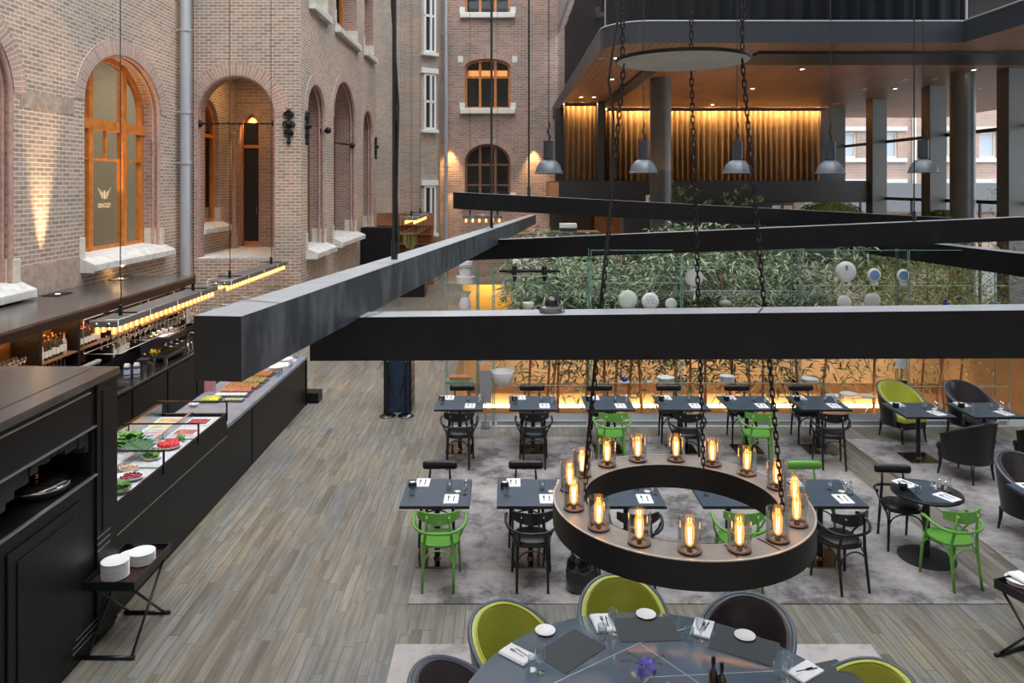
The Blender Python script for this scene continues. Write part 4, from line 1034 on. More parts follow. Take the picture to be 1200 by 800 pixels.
# ================================================================== TUB CHAIRS
def mk_tub(inner,outer,rimm,legm=None):
    r=empty('tub_armchair'); n=40; A=math.radians(116)
    def top(t): # t in -1..1
        a=abs(t); return .61+.25*(.5+.5*math.cos(PI*min(1,max(0,a-.06)*1.1)))**.62
    def ring(t): 
        ang=-PI/2+A*t; return ang
    def pt(t,rad,z):
        ang=ring(t); flare=(z-.2)*.12; k=1.0+ .0*t
        return ((rad+flare)*math.cos(ang)*1.0,(rad+flare)*math.sin(ang)*1.02+.04,z)
    ro,rn=.315,.245; zb=.26
    b=MB(); vs=[]; m=6
    for i in range(n+1):
        t=-1+2*i/n; zt=top(t)
        for j in range(m+1): vs.append(pt(t,ro,zb+(zt-zb)*j/m))
    fs=[(i*(m+1)+j,(i+1)*(m+1)+j,(i+1)*(m+1)+j+1,i*(m+1)+j+1) for i in range(n) for j in range(m)]
    b.add(vs,fs)
    # front cheeks and bottom
    for t in (-1,1):
        o=len(b.v); 
        for j in range(m+1): b.v.append(pt(t,ro,zb+(top(t)-zb)*j/m)); b.v.append(pt(t,rn,zb+(top(t)-zb)*j/m))
        for j in range(m): b.f.append((o+2*j,o+2*j+1,o+2*j+3,o+2*j+2))
    b.build('outer_shell',outer,r,smooth=True)
    b=MB(); vs=[]
    for i in range(n+1):
        t=-1+2*i/n; zt=top(t)
        for j in range(m+1): vs.append(pt(t,rn,zb+(zt-zb)*j/m))
    b.add(vs,[(i*(m+1)+j,i*(m+1)+j+1,(i+1)*(m+1)+j+1,(i+1)*(m+1)+j) for i in range(n) for j in range(m)])
    vs=[]
    for i in range(n+1):
        t=-1+2*i/n; zt=top(t)
        for k,(rr,dz) in enumerate(((rn,0),(rn+.015,.012),(ro-.02,.012))): vs.append(pt(t,rr,zt+dz))
    b.add(vs,[(i*3+j,i*3+j+1,(i+1)*3+j+1,(i+1)*3+j) for i in range(n) for j in range(2)])
    b.build('inner_lining',inner,r,smooth='all')
    b=MB(); b.tube([pt(-1+2*i/n,ro-.012,top(-1+2*i/n)+.006) for i in range(n+1)]+[],.018,10); 
    for t in (-1,1): b.tube([pt(t,(ro+rn)/2,zb+.02),pt(t,(ro+rn)/2,top(t))],.034,8)
    b.build('rim',rimm,r,smooth='all')
    b=MB(); b.tube([pt(-1+2*i/n,rn+.005,top(-1+2*i/n)+.012) for i in range(n+1)],.006,6); b.build('piping',inner,r,smooth='all')
    # seat
    def outl(k):
        p=[(.24*k*math.cos(a),.24*k*math.sin(a)+.04) for a in [PI+PI*i/16 for i in range(17)]]
        return p+[(.24*k,.2*k+.06),(.2*k,.27*k+.06),(-.2*k,.27*k+.06),(-.24*k,.2*k+.06)]
    b=MB(); b.prism(outl(1.0),.24,.36); b.build('seat_frame',outer,r,bevel=.01)
    b=MB(); ks=[(1.03,.355),(1.05,.40),(1.0,.435),(.7,.452),(.02,.458)]; P0=[outl(k) for k,_ in ks]; m2=len(P0[0]); vs=[(x,y,z) for p,(k,z) in zip(P0,ks) for x,y in p]
    b.add(vs,[(j*m2+i,j*m2+(i+1)%m2,(j+1)*m2+(i+1)%m2,(j+1)*m2+i) for j in range(len(ks)-1) for i in range(m2)]); b.build('seat_cushion',inner,r,smooth=True)
    for sx,sy in ((-1,1),(1,1),(-1,-1),(1,-1)):
        b=MB(); x,y=.21*sx,(.27 if sy>0 else -.2); b.tube([(x*1.1,y*1.12,0),(x*1.03,y*1.03,.14),(x,y,.27)],[.013,.019,.026],8); b.build('leg',M['blackwood'],r,smooth='all')
    return r
otub=Proto(lambda:mk_tub(M['olive'],M['blackleather'],M['rim'])); btub=Proto(lambda:mk_tub(M['aubergine'],M['blackleather'],M['rim'])); ktub=Proto(lambda:mk_tub(M['blackleather'],M['blackleather'],M['blackleather']))
TX,TY=1.03,4.83
def around(pr,deg,l,rad=1.36,grp='tub chairs around the big round table'):
    a=math.radians(deg); pr((TX+rad*math.cos(a),TY+rad*math.sin(a),.012),a+PI/2,l,'armchair',grp)
around(otub,134,'olive green tub chair at the upper left of the big round table')
around(otub,93,'olive green tub chair behind the big round table, right below the ring chandelier')
around(otub,13,'olive green tub chair at the lower right of the big round table',1.38)
around(btub,53,'black tub chair at the far right of the big round table')
around(btub,166,'black tub chair at the lower left of the big round table')
GS='tub chairs by the right-hand tables'
otub((6.55,12.72,0.0),PI+.25,'olive green tub chair at the far side of a small table, beside the plate cabinets','armchair',GS)
btub((7.68,12.72,0.0),PI+.2,'black tub chair with its grey inside showing, right of the olive one by the cabinets','armchair',GS)
ktub((6.62,10.98,.012),.45,'black tub chair seen from behind, before the table of the olive chair','armchair',GS)
ktub((7.78,11.05,.012),.35,'black tub chair seen from behind, cut by the right picture edge','armchair',GS)
btub((6.30,9.22,.012),PI+.3,'dark aubergine tub chair at the right picture edge, nearest of the right-hand group','armchair',GS)

# ================================================================== BIG ROUND TABLE
r=empty('round_dining_table',(TX,TY,.012)); R=1.38
b=MB(); b.lathe([(0,.738),(R-.01,.738),(R,.733),(R,.722),(R-.02,.715),(0,.715)],n=96); b.build('tabletop',M['glasstop'],r,smooth=True)
b=MB(); b.lathe([(0,0),(.45,0),(.43,.03),(.12,.08),(.1,.7),(.3,.714),(0,.714)],n=40); b.build('pedestal',M['blackwood'],r,smooth=True)
b=MB()
for (p,q) in (((-1.25,.1),(-.02,.95)),((-.02,.95),(.45,1.18)),((-.02,.95),(.62,.05)),((-.9,-.5),(-.02,.55)),((-.02,.55),(.9,.62)),((.1,.5),(.1,.0))):
    p=Vector((*p,.7385)); q=Vector((*q,.7385)); t=(q-p).normalized(); s=Vector((-t.y,t.x,0))*.004
    b.quad(p-s,q-s,q+s,p+s)
b.build('inlay_seam',M['seam'],r)
tag(r,'big round dining table with a glossy blue-grey top, in the foreground','table')
BZ=.752
def onT(x,y,z=BZ): p=at(x,y,1); D=(CAMZ-z)/((y-CY)/F); return Vector(((x-CX)*D/F,D,z))
def mk_mat(): b=MB(); b.cbox((0,0,.001),(.46,.32,.002)); return b.build('placemat',M['mat'])
def mk_bread(): 
    b=MB(); b.lathe([(0,0),(.05,0),(.078,.012),(.08,.014),(.074,.014),(.05,.005),(0,.005)],n=36); return b.build('side_plate',M['white'],smooth='all')
def mk_bignap():
    r=empty('linen_napkin'); b=MB(); b.cbox((0,0,.004),(.15,.24,.008)); b.cbox((.003,.002,.011),(.145,.235,.005)); b.cbox((-.03,0,.0155),(.07,.238,.004)); b.build('cloth',M['napkin'],r,bevel=.003); return r
pmt=Proto(mk_mat); brd=Proto(mk_bread); bnp=Proto(mk_bignap)
sets=[('upper left setting',(668,762),(639,740),(606,768),(633,789),(624,785),math.radians(134)-PI/2),
      ('far setting',(758,737),(757,721),(706,731),(718,744),(706,747),math.radians(93)-PI/2),
      ('far right setting',(872,756),(873,746),(823,737),(821,752),(808,750),math.radians(60)-PI/2),
      ('lower right setting',(985,800),(1000,815),(943,788),(922,799),(912,793),math.radians(17)-PI/2)]
for n,m_,p_,k_,w_p,t_p,rz in sets:
    v=onT(*m_); pmt(v,rz,'charcoal placemat of the %s on the big round table'%n,'placemat','placemats')
    if n!='lower right setting':
        v=onT(*p_); v.z+=.0025; brd(v,0,'small white side plate at the %s of the big round table'%n,'plate','side plates')
    v=onT(*k_); v.z+=.0025; bnp(v,rz+.1 if n!='lower right setting' else rz+.3,'white napkin with cutlery at the %s of the big round table'%n,'napkin','large napkins')
    frk((v.x-.0,v.y,v.z+.018),rz,'fork on the napkin of the %s'%n,'fork','cutlery on the big table'); knf((v.x+.035,v.y+.01,v.z+.014),rz,'knife on the napkin of the %s'%n,'knife','cutlery on the big table')
    v=onT(*w_p); v.z+=.0022; win(v,0,'clear wine glass at the %s of the big round table'%n,'wine glass','wine glasses')
    v=onT(*t_p); v.z+=.0022; tum(v,0,'clear tumbler at the %s of the big round table'%n,'glass','tumblers')
# flower arrangement
p=onT(757,806)
r=empty('flower_vase',p)
b=MB(); b.lathe([(0,0),(.04,0),(.05,.04),(.035,.09),(.04,.1)],n=20); b.build('vase',M['clear'],r,smooth=True)
b=MB()
rnd=random.Random(3)
for i in range(46):
    a=rnd.uniform(0,2*PI); e=rnd.uniform(.1,1.4); q=Vector((math.cos(a)*math.cos(e),math.sin(a)*math.cos(e),math.sin(e)))
    c=Vector((0,0,.12))+q*.06; u=q.orthogonal().normalized()*.03; w=q.cross(u).normalized()*.022
    b.add([c-u*.5,c-w+q*.012,c+u+q*.015,c+w+q*.006],[(0,1,2,3)]); 
b.build('blossom',M['flowerblue'],r)
b=MB(); bb=MB()
for dx,dy,dz in ((-.15,.06,.14),(-.1,.1,.2),(.13,.08,.2),(.1,.0,.17),(.15,.12,.12)):
    b.tube([(0,0,.1),(dx*.5,dy*.5,.12+dz*.3),(dx,dy,.1+dz*.4)],.002,5); bb.sph((dx,dy,.1+dz*.4),.008,8,5)
b.build('stem',M['leafdark'],r); bb.build('berry',M['red'],r,smooth='all')
tag(r,'blue-violet flowers with red berries in a glass vase on the big round table','flowers')
for k,(x,y,h) in enumerate(((836,808,.21),(846,812,.19))):
    p=onT(x,y); r=empty('oil_carafe',p); b=MB(); b.lathe([(0,0),(.028,0),(.03,.02),(.03,h*.55),(.012,h*.72),(.012,h)],n=20); b.build('glass_body',M['bottlebrown'],r,smooth=True)
    b=MB(); b.lathe([(.014,h-.03),(.014,h+.015),(0,h+.015)],n=14); b.build('cap',M['blackwood'],r,smooth=True)
    tag(r,['dark oil bottle with black cap, the taller left one on the big round table','dark vinegar bottle with black cap, the shorter right one on the big round table'][k],'bottle','oil and vinegar bottles')

# ================================================================== HANDBAG
r=empty('handbag',(.80,7.93,.012))
b=MB(); n=28; prof=[(0,0),(.150,.0),(.172,.03),(.182,.1),(.176,.2),(.15,.3),(.11,.36),(.085,.385),(.0,.39)]
for_=[]
b.lathe(prof,n=n,sx=1,sy=.6)
rnd=random.Random(5)
b.v=[(x*(1+.07*math.sin(7*math.atan2(y,x)+z*14)),y*(1+.10*math.sin(5*math.atan2(y,x)+z*20)),z+.018*math.sin(x*30+y*20)*(1 if z>.05 else 0)) for x,y,z in b.v]
b.build('bag_body',pm('shiny_black_patent',(.008,.008,.01),.12,coat=.8),r,smooth='all')
for k,y in enumerate((-.05,.05)):
    b=MB(); b.tube([(-.1,y,.33),(-.115,y,.42),(-.10,y*1.4,.475),(-.05,y*1.5,.44),(0,y*1.3,.40),(.06,y*1.3,.40),(.10,y,.35)],.011,6); b.build('handle',M['blackleather'],r,smooth='all')
b=MB(); b.tube([(.12,-.04,.34),(.165,-.08,.26),(.175,-.09,.14),(.17,-.07,.05)],.009,6); b.build('shoulder_strap',M['blackleather'],r,smooth='all')
tag(r,'shiny black handbag standing on the rug between a black chair and the ring chandelier','handbag')

# ================================================================== TRAY STANDS
def tray_stand(loc,rz,w,d,label,flip=1,hh=.69):
    r=empty('tray_stand',loc,rz); h=hh
    b=MB(); b.box(-w/2,w/2,-d/2,d/2,h-.07,h-.055); b.build('tray_floor',pm('dark_red_tray_floor',(.045,.02,.02),.18,coat=.3),r)
    b=MB(); t=.012
    b.box(-w/2-t,-w/2,-d/2-t,d/2+t,h-.08,h); b.box(w/2,w/2+t,-d/2-t,d/2+t,h-.08,h); b.box(-w/2,w/2,-d/2-t,-d/2,h-.08,h); b.box(-w/2,w/2,d/2,d/2+t,h-.08,h)
    b.build('tray_rim',M['blackwood'],r,bevel=.002)
    for s in (-1,1):
        x=s*(w/2-.02)
        b=MB(); b.tube([(x,-d/2+.0,.02),(x,d/2-.05,h-.085)],.012,8); b.build('leg',M['blackwood'],r,smooth='all')
        x=s*(w/2-.05)
        b=MB(); b.tube([(x,d/2-.0,.02),(x,-d/2+.05,h-.085)],.012,8); b.build('leg',M['blackwood'],r,smooth='all')
    for y in (-d/2,d/2):
        b=MB(); b.tube([(-w/2-.01,y,.018),(w/2+.01,y,.018)],.018,8); b.build('foot_bar',M['blackwood'],r,smooth='all')
    tag(r,label,'tray stand'); return r
tray_stand((-3.50,7.15,0),0,.43,.72,'black folding tray stand with stacked plates beside the tall black cabinet')
tray_stand((4.86,6.72,0),.35,.85,.55,'black folding tray stand at the lower right edge with white plates',hh=.69)
def mk_plate(): 
    b=MB(); b.lathe([(0,0),(.07,0),(.116,.010),(.12,.0125),(.118,.0135),(.112,.0125),(.07,.005),(0,.005)],n=36); return b.build('dinner_plate',M['white'],smooth='all')
pl_=Proto(mk_plate)
ordn=['bottom','second','third','fourth','fifth','sixth','seventh','eighth','ninth','tenth','eleventh','topmost']
def stack(x,y,z,n,where,group,pr=None,dz=.0155,name='plate'):
    W=['bottom','second','third','fourth','fifth','sixth','seventh','eighth','ninth','tenth','eleventh','twelfth']
    for i in range(n):
        o='topmost %s'%name if i==n-1 else ('bottom %s'%name if i==0 else '%s %s from the bottom'%(W[i],name))
        (pr or pl_)((x+.001*math.sin(i*2.3),y+.001*math.cos(i*1.7),z+i*dz),0,'white %s of the stack %s'%(o,where),'plate',group)
stack(-3.545,6.98,.636,10,'nearest on the left tray','plates stacked on the left tray')
stack(-3.43,7.25,.636,7,'farthest on the left tray','plates stacked on the left tray')
pl_((-3.585,7.375,.636),0,'single white plate half hidden behind the far plate stack on the left tray','plate')
stack(4.60,6.86,.636,3,'on the right tray stand','plates on the right tray')
bnp((4.63,6.84,.636+.05),.3,'white napkin lying on plates on the right-hand tray stand','napkin')

# ================================================================== HOST DESK AND ROPE
r=empty('host_desk',(-2.0,14.4,0))
b=MB(); b.box(-.24,.24,-.26,.3,.0,1.12); b.build('body',M['deskblue'],r,bevel=.01)
b=MB(); b.box(.245,.27,-.24,.3,0,1.12)
for k in range(5): b.box(.27,.28,-.22,.28,.15+k*.2,.17+k*.2)
b.build('side_panel',M['blackwood'],r)
b=MB(); b.box(-.27,.3,-.3,.33,1.12,1.15); b.build('desk_top',M['blackwood'],r,bevel=.005)
b=MB(); b.box(-.235,-.18,-.275,-.255,0,1.12); b.build('trim_strip',M['blackwood'],r)
tag(r,'dark blue host desk with black slatted side, on the plank floor','desk')
for k,x in enumerate((-2.13,-1.80)):
    r=empty('rope_post',(x,13.92,0)); b=MB(); b.lathe([(0,0),(.15,0),(.15,.015),(.12,.035),(.03,.05),(0,.05)],n=28); b.build('base',pm('polished_gunmetal',(.15,.15,.16),.15,metal=1),r,smooth=True)
    b=MB(); b.cyl((0,0,.05),.024,.9,14); b.sph((0,0,.97),.035,12,8); b.build('pole',M['iron'],r,smooth=True)
    tag(r,['black rope barrier post with round base, left one before the host desk','black rope barrier post with round base, right one before the host desk'][k],'barrier post','rope posts')
b=MB(); b.tube([(-2.13+.33*t,13.92-.02*math.sin(PI*t),.88-.55*math.sin(PI*t)**.8) for t in [i/16 for i in range(17)]],.018,8)
tag(b.build('barrier_rope',M['blackleather'],smooth='all'),'black barrier rope sagging between the two posts before the host desk','rope')
# ================================================================== TALL BLACK CABINET (left foreground)
CF=-3.74
r=empty('tall_buffet_cabinet',(-4.9,5.0,0)); o=Vector(r.location)
def LB(b,x0,x1,y0,y1,z0,z1): b.box(x0-o.x,x1-o.x,y0-o.y,y1-o.y,z0-o.z,z1-o.z)
b=MB(); XB=-6.3
LB(b,XB,CF,1.5,7.36,0,1.56); LB(b,XB,CF,1.5,7.36,2.0,2.38); LB(b,XB,CF,6.95,7.36,1.56,2.0); LB(b,XB,-4.75,1.5,6.95,1.56,2.0)
b.build('body',M['blackpanel'],r)
b=MB(); LB(b,XB-.02,CF+.03,1.5,7.40,2.38,2.45); b.build('cabinet_top',M['blacktop'],r,bevel=.006)
b=MB(); LB(b,XB,-3.93,1.5,7.28,2.45,2.455); b.build('top_inset',pm('top_inset_stone',(.075,.064,.055),.18,noise=.2,nscale=3),r)
b=MB()
for z in (2.325,): LB(b,CF,CF+.02,1.5,6.9,z,z+.012)
LB(b,CF,CF+.022,1.5,7.0,1.995,2.008); LB(b,CF,CF+.03,1.5,7.0,1.553,1.566)
b.build('bright_edge',M['edgeline'],r)
for y0,y1 in ((5.75,6.75),(4.7,5.65),(3.6,4.6)):
    b=MB(); LB(b,CF,CF+.018,y0,y1,.12,1.42); dd_=b.build('door',M['blackpanel'],r,bevel=.006)
    b=MB(); LB(b,CF+.018,CF+.03,y0+.1,y1-.1,.22,1.32); b.build('door_panel',M['counterfront'],dd_,bevel=.008)
b=MB(); LB(b,CF,CF+.025,7.0,7.36,.05,2.38); LB(b,CF+.025,CF+.035,7.08,7.28,1.0,2.3); b.build('pilaster',M['blackpanel'],r,bevel=.006)
for k in range(3): b=MB(); LB(b,CF+.03,CF+.04,6.98,7.2,.98-k*.06,.985-k*.06); b.build('vent_slat',M['edgeline'],r)
for k in range(3): b=MB(); LB(b,CF+.02,CF+.03,6.6,7.0,.25-k*.05,.255-k*.05); b.build('vent_slat',M['edgeline'],r)
# arched rough lintel inside the niche (oven mouth)
b=MB()
for k in range(30):
    y0=4.0+k*.1; z=1.82+.1*math.sin(k*.33)+.02*math.sin(k*2.1)
    LB(b,CF-.32,CF-.04-.01*math.sin(k*1.7),y0,y0+.102,z,2.0)
b.build('niche_lintel',pm('charred_stone',(.02,.02,.021),.7,bump=1,bscale=25),r)
tag(r,'tall black panelled cabinet with an open niche, filling the lower left corner','cabinet')
r=empty('covered_pan',(-4.02,6.58,1.566))
b=MB(); b.lathe([(0,0),(.24,0),(.262,.03),(.262,.06),(.25,.062)],n=44); b.build('pan',M['iron'],r,smooth=True)
b=MB(); b.lathe([(.256,.062),(.25,.085),(.18,.10),(.05,.108),(0,.109)],n=44); b.build('glass_lid',pm('dark_reflecting_lid',(.02,.018,.016),.05,coat=1),r,smooth='all')
b=MB(); b.lathe([(.262,.055),(.268,.065),(.262,.078)],n=44); b.build('lid_rim',M['chrome'],r,smooth='all')
b=MB(); b.cyl((0,0,.108),.02,.03,14); b.sph((0,0,.145),.02,10,6); b.build('knob',pm('copper_knob',(.7,.3,.1),.2,metal=1),r,smooth='all')
tag(r,'round black pan with a shiny dark lid in the niche of the tall cabinet','pan')

# ================================================================== FOOD COUNTER
XC=-3.76; XI=-4.70
r=empty('food_counter',(-4.2,11,0)); o=Vector(r.location)
b=MB(); LB(b,XI+.02,XC-.03,7.42,14.6,0,.80); LB(b,XI+.02,XC-.03,10.40,14.6,.80,.89); LB(b,XI+.02,XC-.03,7.42,10.38,.8,1.02); LB(b,XI,XI+.06,7.42,10.4,1.02,1.24); LB(b,XC-.04,XC-.012,7.42,10.4,.8,1.10); LB(b,XI,XC-.02,10.38,10.42,.8,1.10); b.build('body',M['counterfront'],r)
b=MB(); LB(b,XI-.02,XC,10.42,14.62,.89,.94); b.build('stone_top',M['bluestone'],r,bevel=.003)
b=MB(); LB(b,XI,XC-.01,14.6,14.63,0,.89); b.build('end_panel',M['counterfront'],r)
for y0,y1 in ((7.43,8.46),(8.5,9.42),(9.46,10.36)):
    xm=-4.22
    b=MB()
    LB(b,XI+.06,XC-.04,y0,y1,1.02,1.03); LB(b,XI+.06,XI+.07,y0,y1,1.03,1.24)
    LB(b,xm-.012,xm+.012,y0,y1,1.03,1.14)
    b.build('steel_well',M['steel'],r)
    b=MB(); LB(b,XI+.072,xm-.014,y0+.012,y1-.012,1.03,1.07); LB(b,xm+.014,XC-.042,y0+.012,y1-.012,1.03,1.07); b.build('ice_bed',M['ice'],r)
for y in (8.48,9.44,10.40):
    b=MB(); LB(b,XI+.06,XC-.01,y-.004,y+.004,1.08,1.25); b.build('sneeze_guard',M['clear2'],r)
    b=MB(); LB(b,XI,XC,y-.008,y+.008,1.25,1.268); LB(b,XC-.02,XC,y-.008,y+.008,1.0,1.25); LB(b,XI,XI+.015,y-.008,y+.008,1.03,1.25); b.build('guard_frame',M['blackwood'],r)
b=MB(); LB(b,XC-.012,XC-.005,7.42,10.4,.79,.797); b.build('bright_edge',M['edgeline'],r)
b=MB(); LB(b,XC-.03,XC-.02,11.5,11.51,.02,.88); b.build('panel_joint',M['beamend'],r)
tag(r,'long black food counter with glass-fronted ice wells and a blue-grey stone end','counter')
# black kick under counter end
b=MB(); b.box(-3.95,-3.58,14.72,15.05,0,.20); tag(b.build('low_plinth',M['blackpanel'],bevel=.01),'low black plinth on the floor just past the end of the food counter','plinth')
# --- food
def bowl(x,y,z,rad,fill,fillm,label,n=14,sz=.02,m=None,ell=1,rz=0,cat='bowl',group='bowls of food in the ice wells',h=.05):
    r=empty('serving_bowl',(x,y,z),rz)
    b=MB(); b.lathe([(0,0),(rad*.5,0),(rad*.9,h*.7),(rad,h),(rad*.96,h),(rad*.85,h*.7),(rad*.4,.008),(0,.008)],n=28,sx=ell); b.build('bowl',m or M['white'],r,smooth='all')
    rnd=random.Random(int(x*100+y*1000)); b=MB()
    for i in range(n):
        a=rnd.uniform(0,2*PI); q=rad*.78*math.sqrt(rnd.random()); c=(q*math.cos(a)*ell,q*math.sin(a),h*.75+rnd.uniform(0,sz))
        if fill=='ball': b.sph(c,sz*rnd.uniform(.8,1.1),9,6)
        elif fill=='leaf':
            t=rnd.uniform(0,2*PI); L=sz*3; u=Vector((math.cos(t),math.sin(t),rnd.uniform(.1,.8)))*L; w=Vector((-math.sin(t),math.cos(t),rnd.uniform(-.3,.3)))*L*.4; c=Vector(c)
            b.add([c,c+u*.5+w,c+u,c+u*.5-w],[(0,1,2,3)])
        elif fill=='cube': b.cbox(c,(sz*1.6,sz*1.2,sz),rnd.uniform(0,3),rnd.uniform(-.4,.4))
    b.build('food',fillm,r,smooth='all' if fill=='ball' else None)
    tag(r,label,cat,group)
IZ=1.071
bowl(-4.45,9.12,IZ,.17,'leaf',M['salad'],'bowl heaped with green salad leaves in the second well',n=90,sz=.045,h=.06)
bowl(-4.02,8.75,IZ,.10,'leaf',M['salad'],'small plate of herbs before the tomatoes in the second well',n=30,sz=.025,h=.03)
bowl(-3.99,9.12,IZ,.14,'ball',M['red'],'dish heaped with bright red tomatoes in the second well',n=46,sz=.032,h=.04)
bowl(-3.97,9.33,IZ,.07,'leaf',M['salad'],'dish of green cress behind the tomatoes',n=40,sz=.02,h=.03)
bowl(-3.98,8.14,IZ,.12,'ball',pm('pomegranate',(.28,.03,.05),.3),'white oval dish of dark red seeds in the nearest well',n=70,sz=.014,ell=1.3,h=.045)
bowl(-4.10,8.38,IZ,.08,'cube',M['skewer'],'white oval dish of mixed nuts in the nearest well',n=40,sz=.016,ell=1.3,rz=.2,h=.045)
bowl(-3.90,7.82,IZ,.09,'leaf',M['salad'],'round dish of cucumber and leaves at the near corner of the first well',n=30,sz=.03,h=.04)
for k,(x,y) in enumerate(((-4.52,9.36),(-4.42,9.36),(-4.32,9.34),(-4.27,9.22),(-4.25,9.1))):
    r=empty('yoghurt_jar',(x,y,IZ)); b=MB(); b.lathe([(0,0),(.035,0),(.04,.05),(.032,.075)],n=18); b.build('jar',M['white'],r,smooth=True); b=MB(); b.cyl((0,0,.075),.036,.015,18); b.build('lid',pm('pale_blue_lid%d'%k,(.35,.55,.65),.4),r,smooth=True)
    tag(r,['small white jar with pale blue lid, leftmost behind the salad bowl','small white jar with pale blue lid, second from left behind the salad bowl','small white jar with pale blue lid, third from left behind the salad bowl','small white jar with pale blue lid, fourth, right of the salad bowl','small white jar with pale blue lid, nearest one, right of the salad bowl'][k],'jar','yoghurt jars')
# monstera leaf garnish
b=MB()
for side in (-1,1):
    for k in range(7):
        t=k/7; L=.2*math.sin(PI*(.25+.7*t)); c=Vector((0,-.16+.34*t,0)); d=Vector((side*L,.05,.03*math.sin(k)))
        b.add([c,c+d*.5+Vector((0,-.018,.03)),c+d,c+d*.55+Vector((0,.026,.03)),c+Vector((0,.045,0))],[(0,1,2,3,4)])
g=b.build('garnish_leaf',M['leafdark']); g.location=(-4.18,8.8,1.19); g.rotation_euler=(.35,.0,1.2)
b=MB(); b.tube([(0,-.16,0),(-.02,-.2,-.08)],.006,6); s_=b.build('leaf_stalk',M['leafdark'],g)
tag(g,'large dark split leaf laid as garnish in the nearest ice well','leaf')
def platter(x,y,z,w,d,kind,label,base=None,group='platters'):
    r=empty('platter',(x,y,z)); b=MB(); b.cbox((0,0,.007),(w,d,.014)); b.build('board',base or M['white'],r,bevel=.005)
    rnd=random.Random(int(x*77+y*911)); 
    nx=max(2,int(w/.05)); ny=max(2,int(d/.05)); b=MB()
    for i in range(nx):
        for j in range(ny):
            cx=(i+.5)/nx*w*.86-w*.43; cy=(j+.5)/ny*d*.86-d*.43
            if kind=='slices': b.cbox((cx,cy,.018),(.045,.035,.006),rnd.uniform(-.4,.4),rnd.uniform(-.3,.3))
            elif kind=='rolls': b.lathe([(0,-.022),(.014,-.02),(.016,0),(.014,.02),(0,.022)],(cx,cy,.03),8,axis='X')
            elif kind=='skewers': 
                b.sph((cx,cy,.032),.019,8,5); b.sph((cx,cy,.058),.012,7,4)
            elif kind=='fruit': b.sph((cx,cy,.04),.03,9,6)
    return r,b
def plat(x,y,z,w,d,kind,label,fm,base=None,group='platters'):
    r,b=platter(x,y,z,w,d,kind,label,base); b.build('food',fm,r,smooth='all' if kind!='slices' else None); tag(r,label,'platter',group)
plat(-4.02,9.66,IZ,.30,.22,'slices','white platter of red cured meat slices, nearer right in the third well',pm('cured_meat',(.55,.16,.14),.5,noise=.4,nscale=40))
plat(-4.02,10.08,IZ,.30,.26,'slices','white platter of dark red meat slices, farther right in the third well',pm('dark_cured_meat',(.42,.05,.07),.5,noise=.4,nscale=40))
plat(-4.44,9.62,IZ,.30,.14,'slices','white platter of pink ham slices, nearest left in the third well',pm('pink_ham',(.7,.38,.33),.5,noise=.2,nscale=40))
plat(-4.44,9.86,IZ,.30,.18,'slices','white platter of yellow cheese slices, middle left in the third well',M['cheese'])
plat(-4.44,10.14,IZ,.30,.18,'slices','white platter of orange cheese slices, farthest left in the third well',pm('orange_cheese',(.75,.45,.15),.5))
SZ_=.94
plat(-4.42,11.550,SZ_,.28,.22,'fruit','dish of yellow lemons and green limes on the stone counter',pm('lemon_lime',(.65,.55,.06),.4,noise=.7,nscale=7),M['slateplate'])
plat(-4.08,11.550,SZ_,.30,.14,'rolls','slate of pale green rolls nearest on the stone counter',pm('pale_green_roll',(.55,.58,.32),.5,noise=.3,nscale=30),M['slateplate'])
plat(-4.22,11.824,SZ_,.55,.16,'rolls','slate board of white rolls on the stone counter',M['offwhite'],M['slateplate'])
plat(-4.22,12.060,SZ_,.52,.18,'skewers','slate board of salmon bites on the stone counter',pm('salmon',(.75,.32,.18),.5,noise=.2,nscale=30),M['slateplate'])
plat(-4.22,12.334,SZ_,.58,.26,'skewers','slate board crowded with colourful skewers on the stone counter',M['skewer'],M['slateplate'])
plat(-4.22,12.687,SZ_,.58,.30,'skewers','second slate board of colourful skewers, farther along the stone counter',pm('mixed_bites',(.5,.38,.12),.5,noise=.6,nscale=35),M['slateplate'])
plat(-4.2,13.098,SZ_,.5,.3,'skewers','farthest slate board of orange skewers on the stone counter',pm('orange_bites',(.65,.25,.08),.5,noise=.4,nscale=35),M['slateplate'])
stack(-3.98,13.34,SZ_,8,'beside the farthest skewer board','small plates on the stone counter',dz=.012)
for k,(x,y) in enumerate(((-3.87,13.06),(-3.86,13.2),(-3.84,13.72),(-3.85,13.85))):
    tum((x,y,SZ_),0,['clear glass before the small plate stack on the stone counter, nearer','clear glass before the small plate stack on the stone counter, farther','clear glass near the far end of the stone counter, nearer one','clear glass near the far end of the stone counter, farther one'][k],'glass','glasses on the stone counter')
r=empty('white_tray',(-4.12,14.0,SZ_)); b=MB(); b.box(-.3,.25,-.28,.28,0,.012); b.build('tray',M['white'],r,bevel=.004); tag(r,'white rectangular tray at the far end of the stone counter','tray')
for k in range(3):
    b=MB(); b.lathe([(0,0),(.05,0),(.09,.03),(.11,.06),(.105,.06),(.085,.032),(0,.01)],(0,0,0),26,sx=1.3); o_=b.build('white_bowl',M['white'],smooth='all'); o_.location=((-4.26,-4.04,-4.3)[k],(13.92,14.12,14.42)[k],(SZ_+.012 if k<2 else SZ_)); tag(o_,['white bowl on the white tray, left','white bowl on the white tray, right','white bowl beyond the tray at the end of the stone counter'][k],'bowl','white bowls at the counter end')
r=empty('glass_cloche',(-3.98,14.42,SZ_)); b=MB(); b.lathe([(.12,0),(.12,.08),(.1,.14),(.05,.18),(0,.19)],n=24); b.build('dome',M['clear'],r,smooth='all'); b=MB(); b.sph((0,0,.2),.015,8,6); b.build('knob',M['steel'],r,smooth='all'); tag(r,'small glass dome at the far end of the stone counter','glass dome')
b=MB(); 
pts=[]
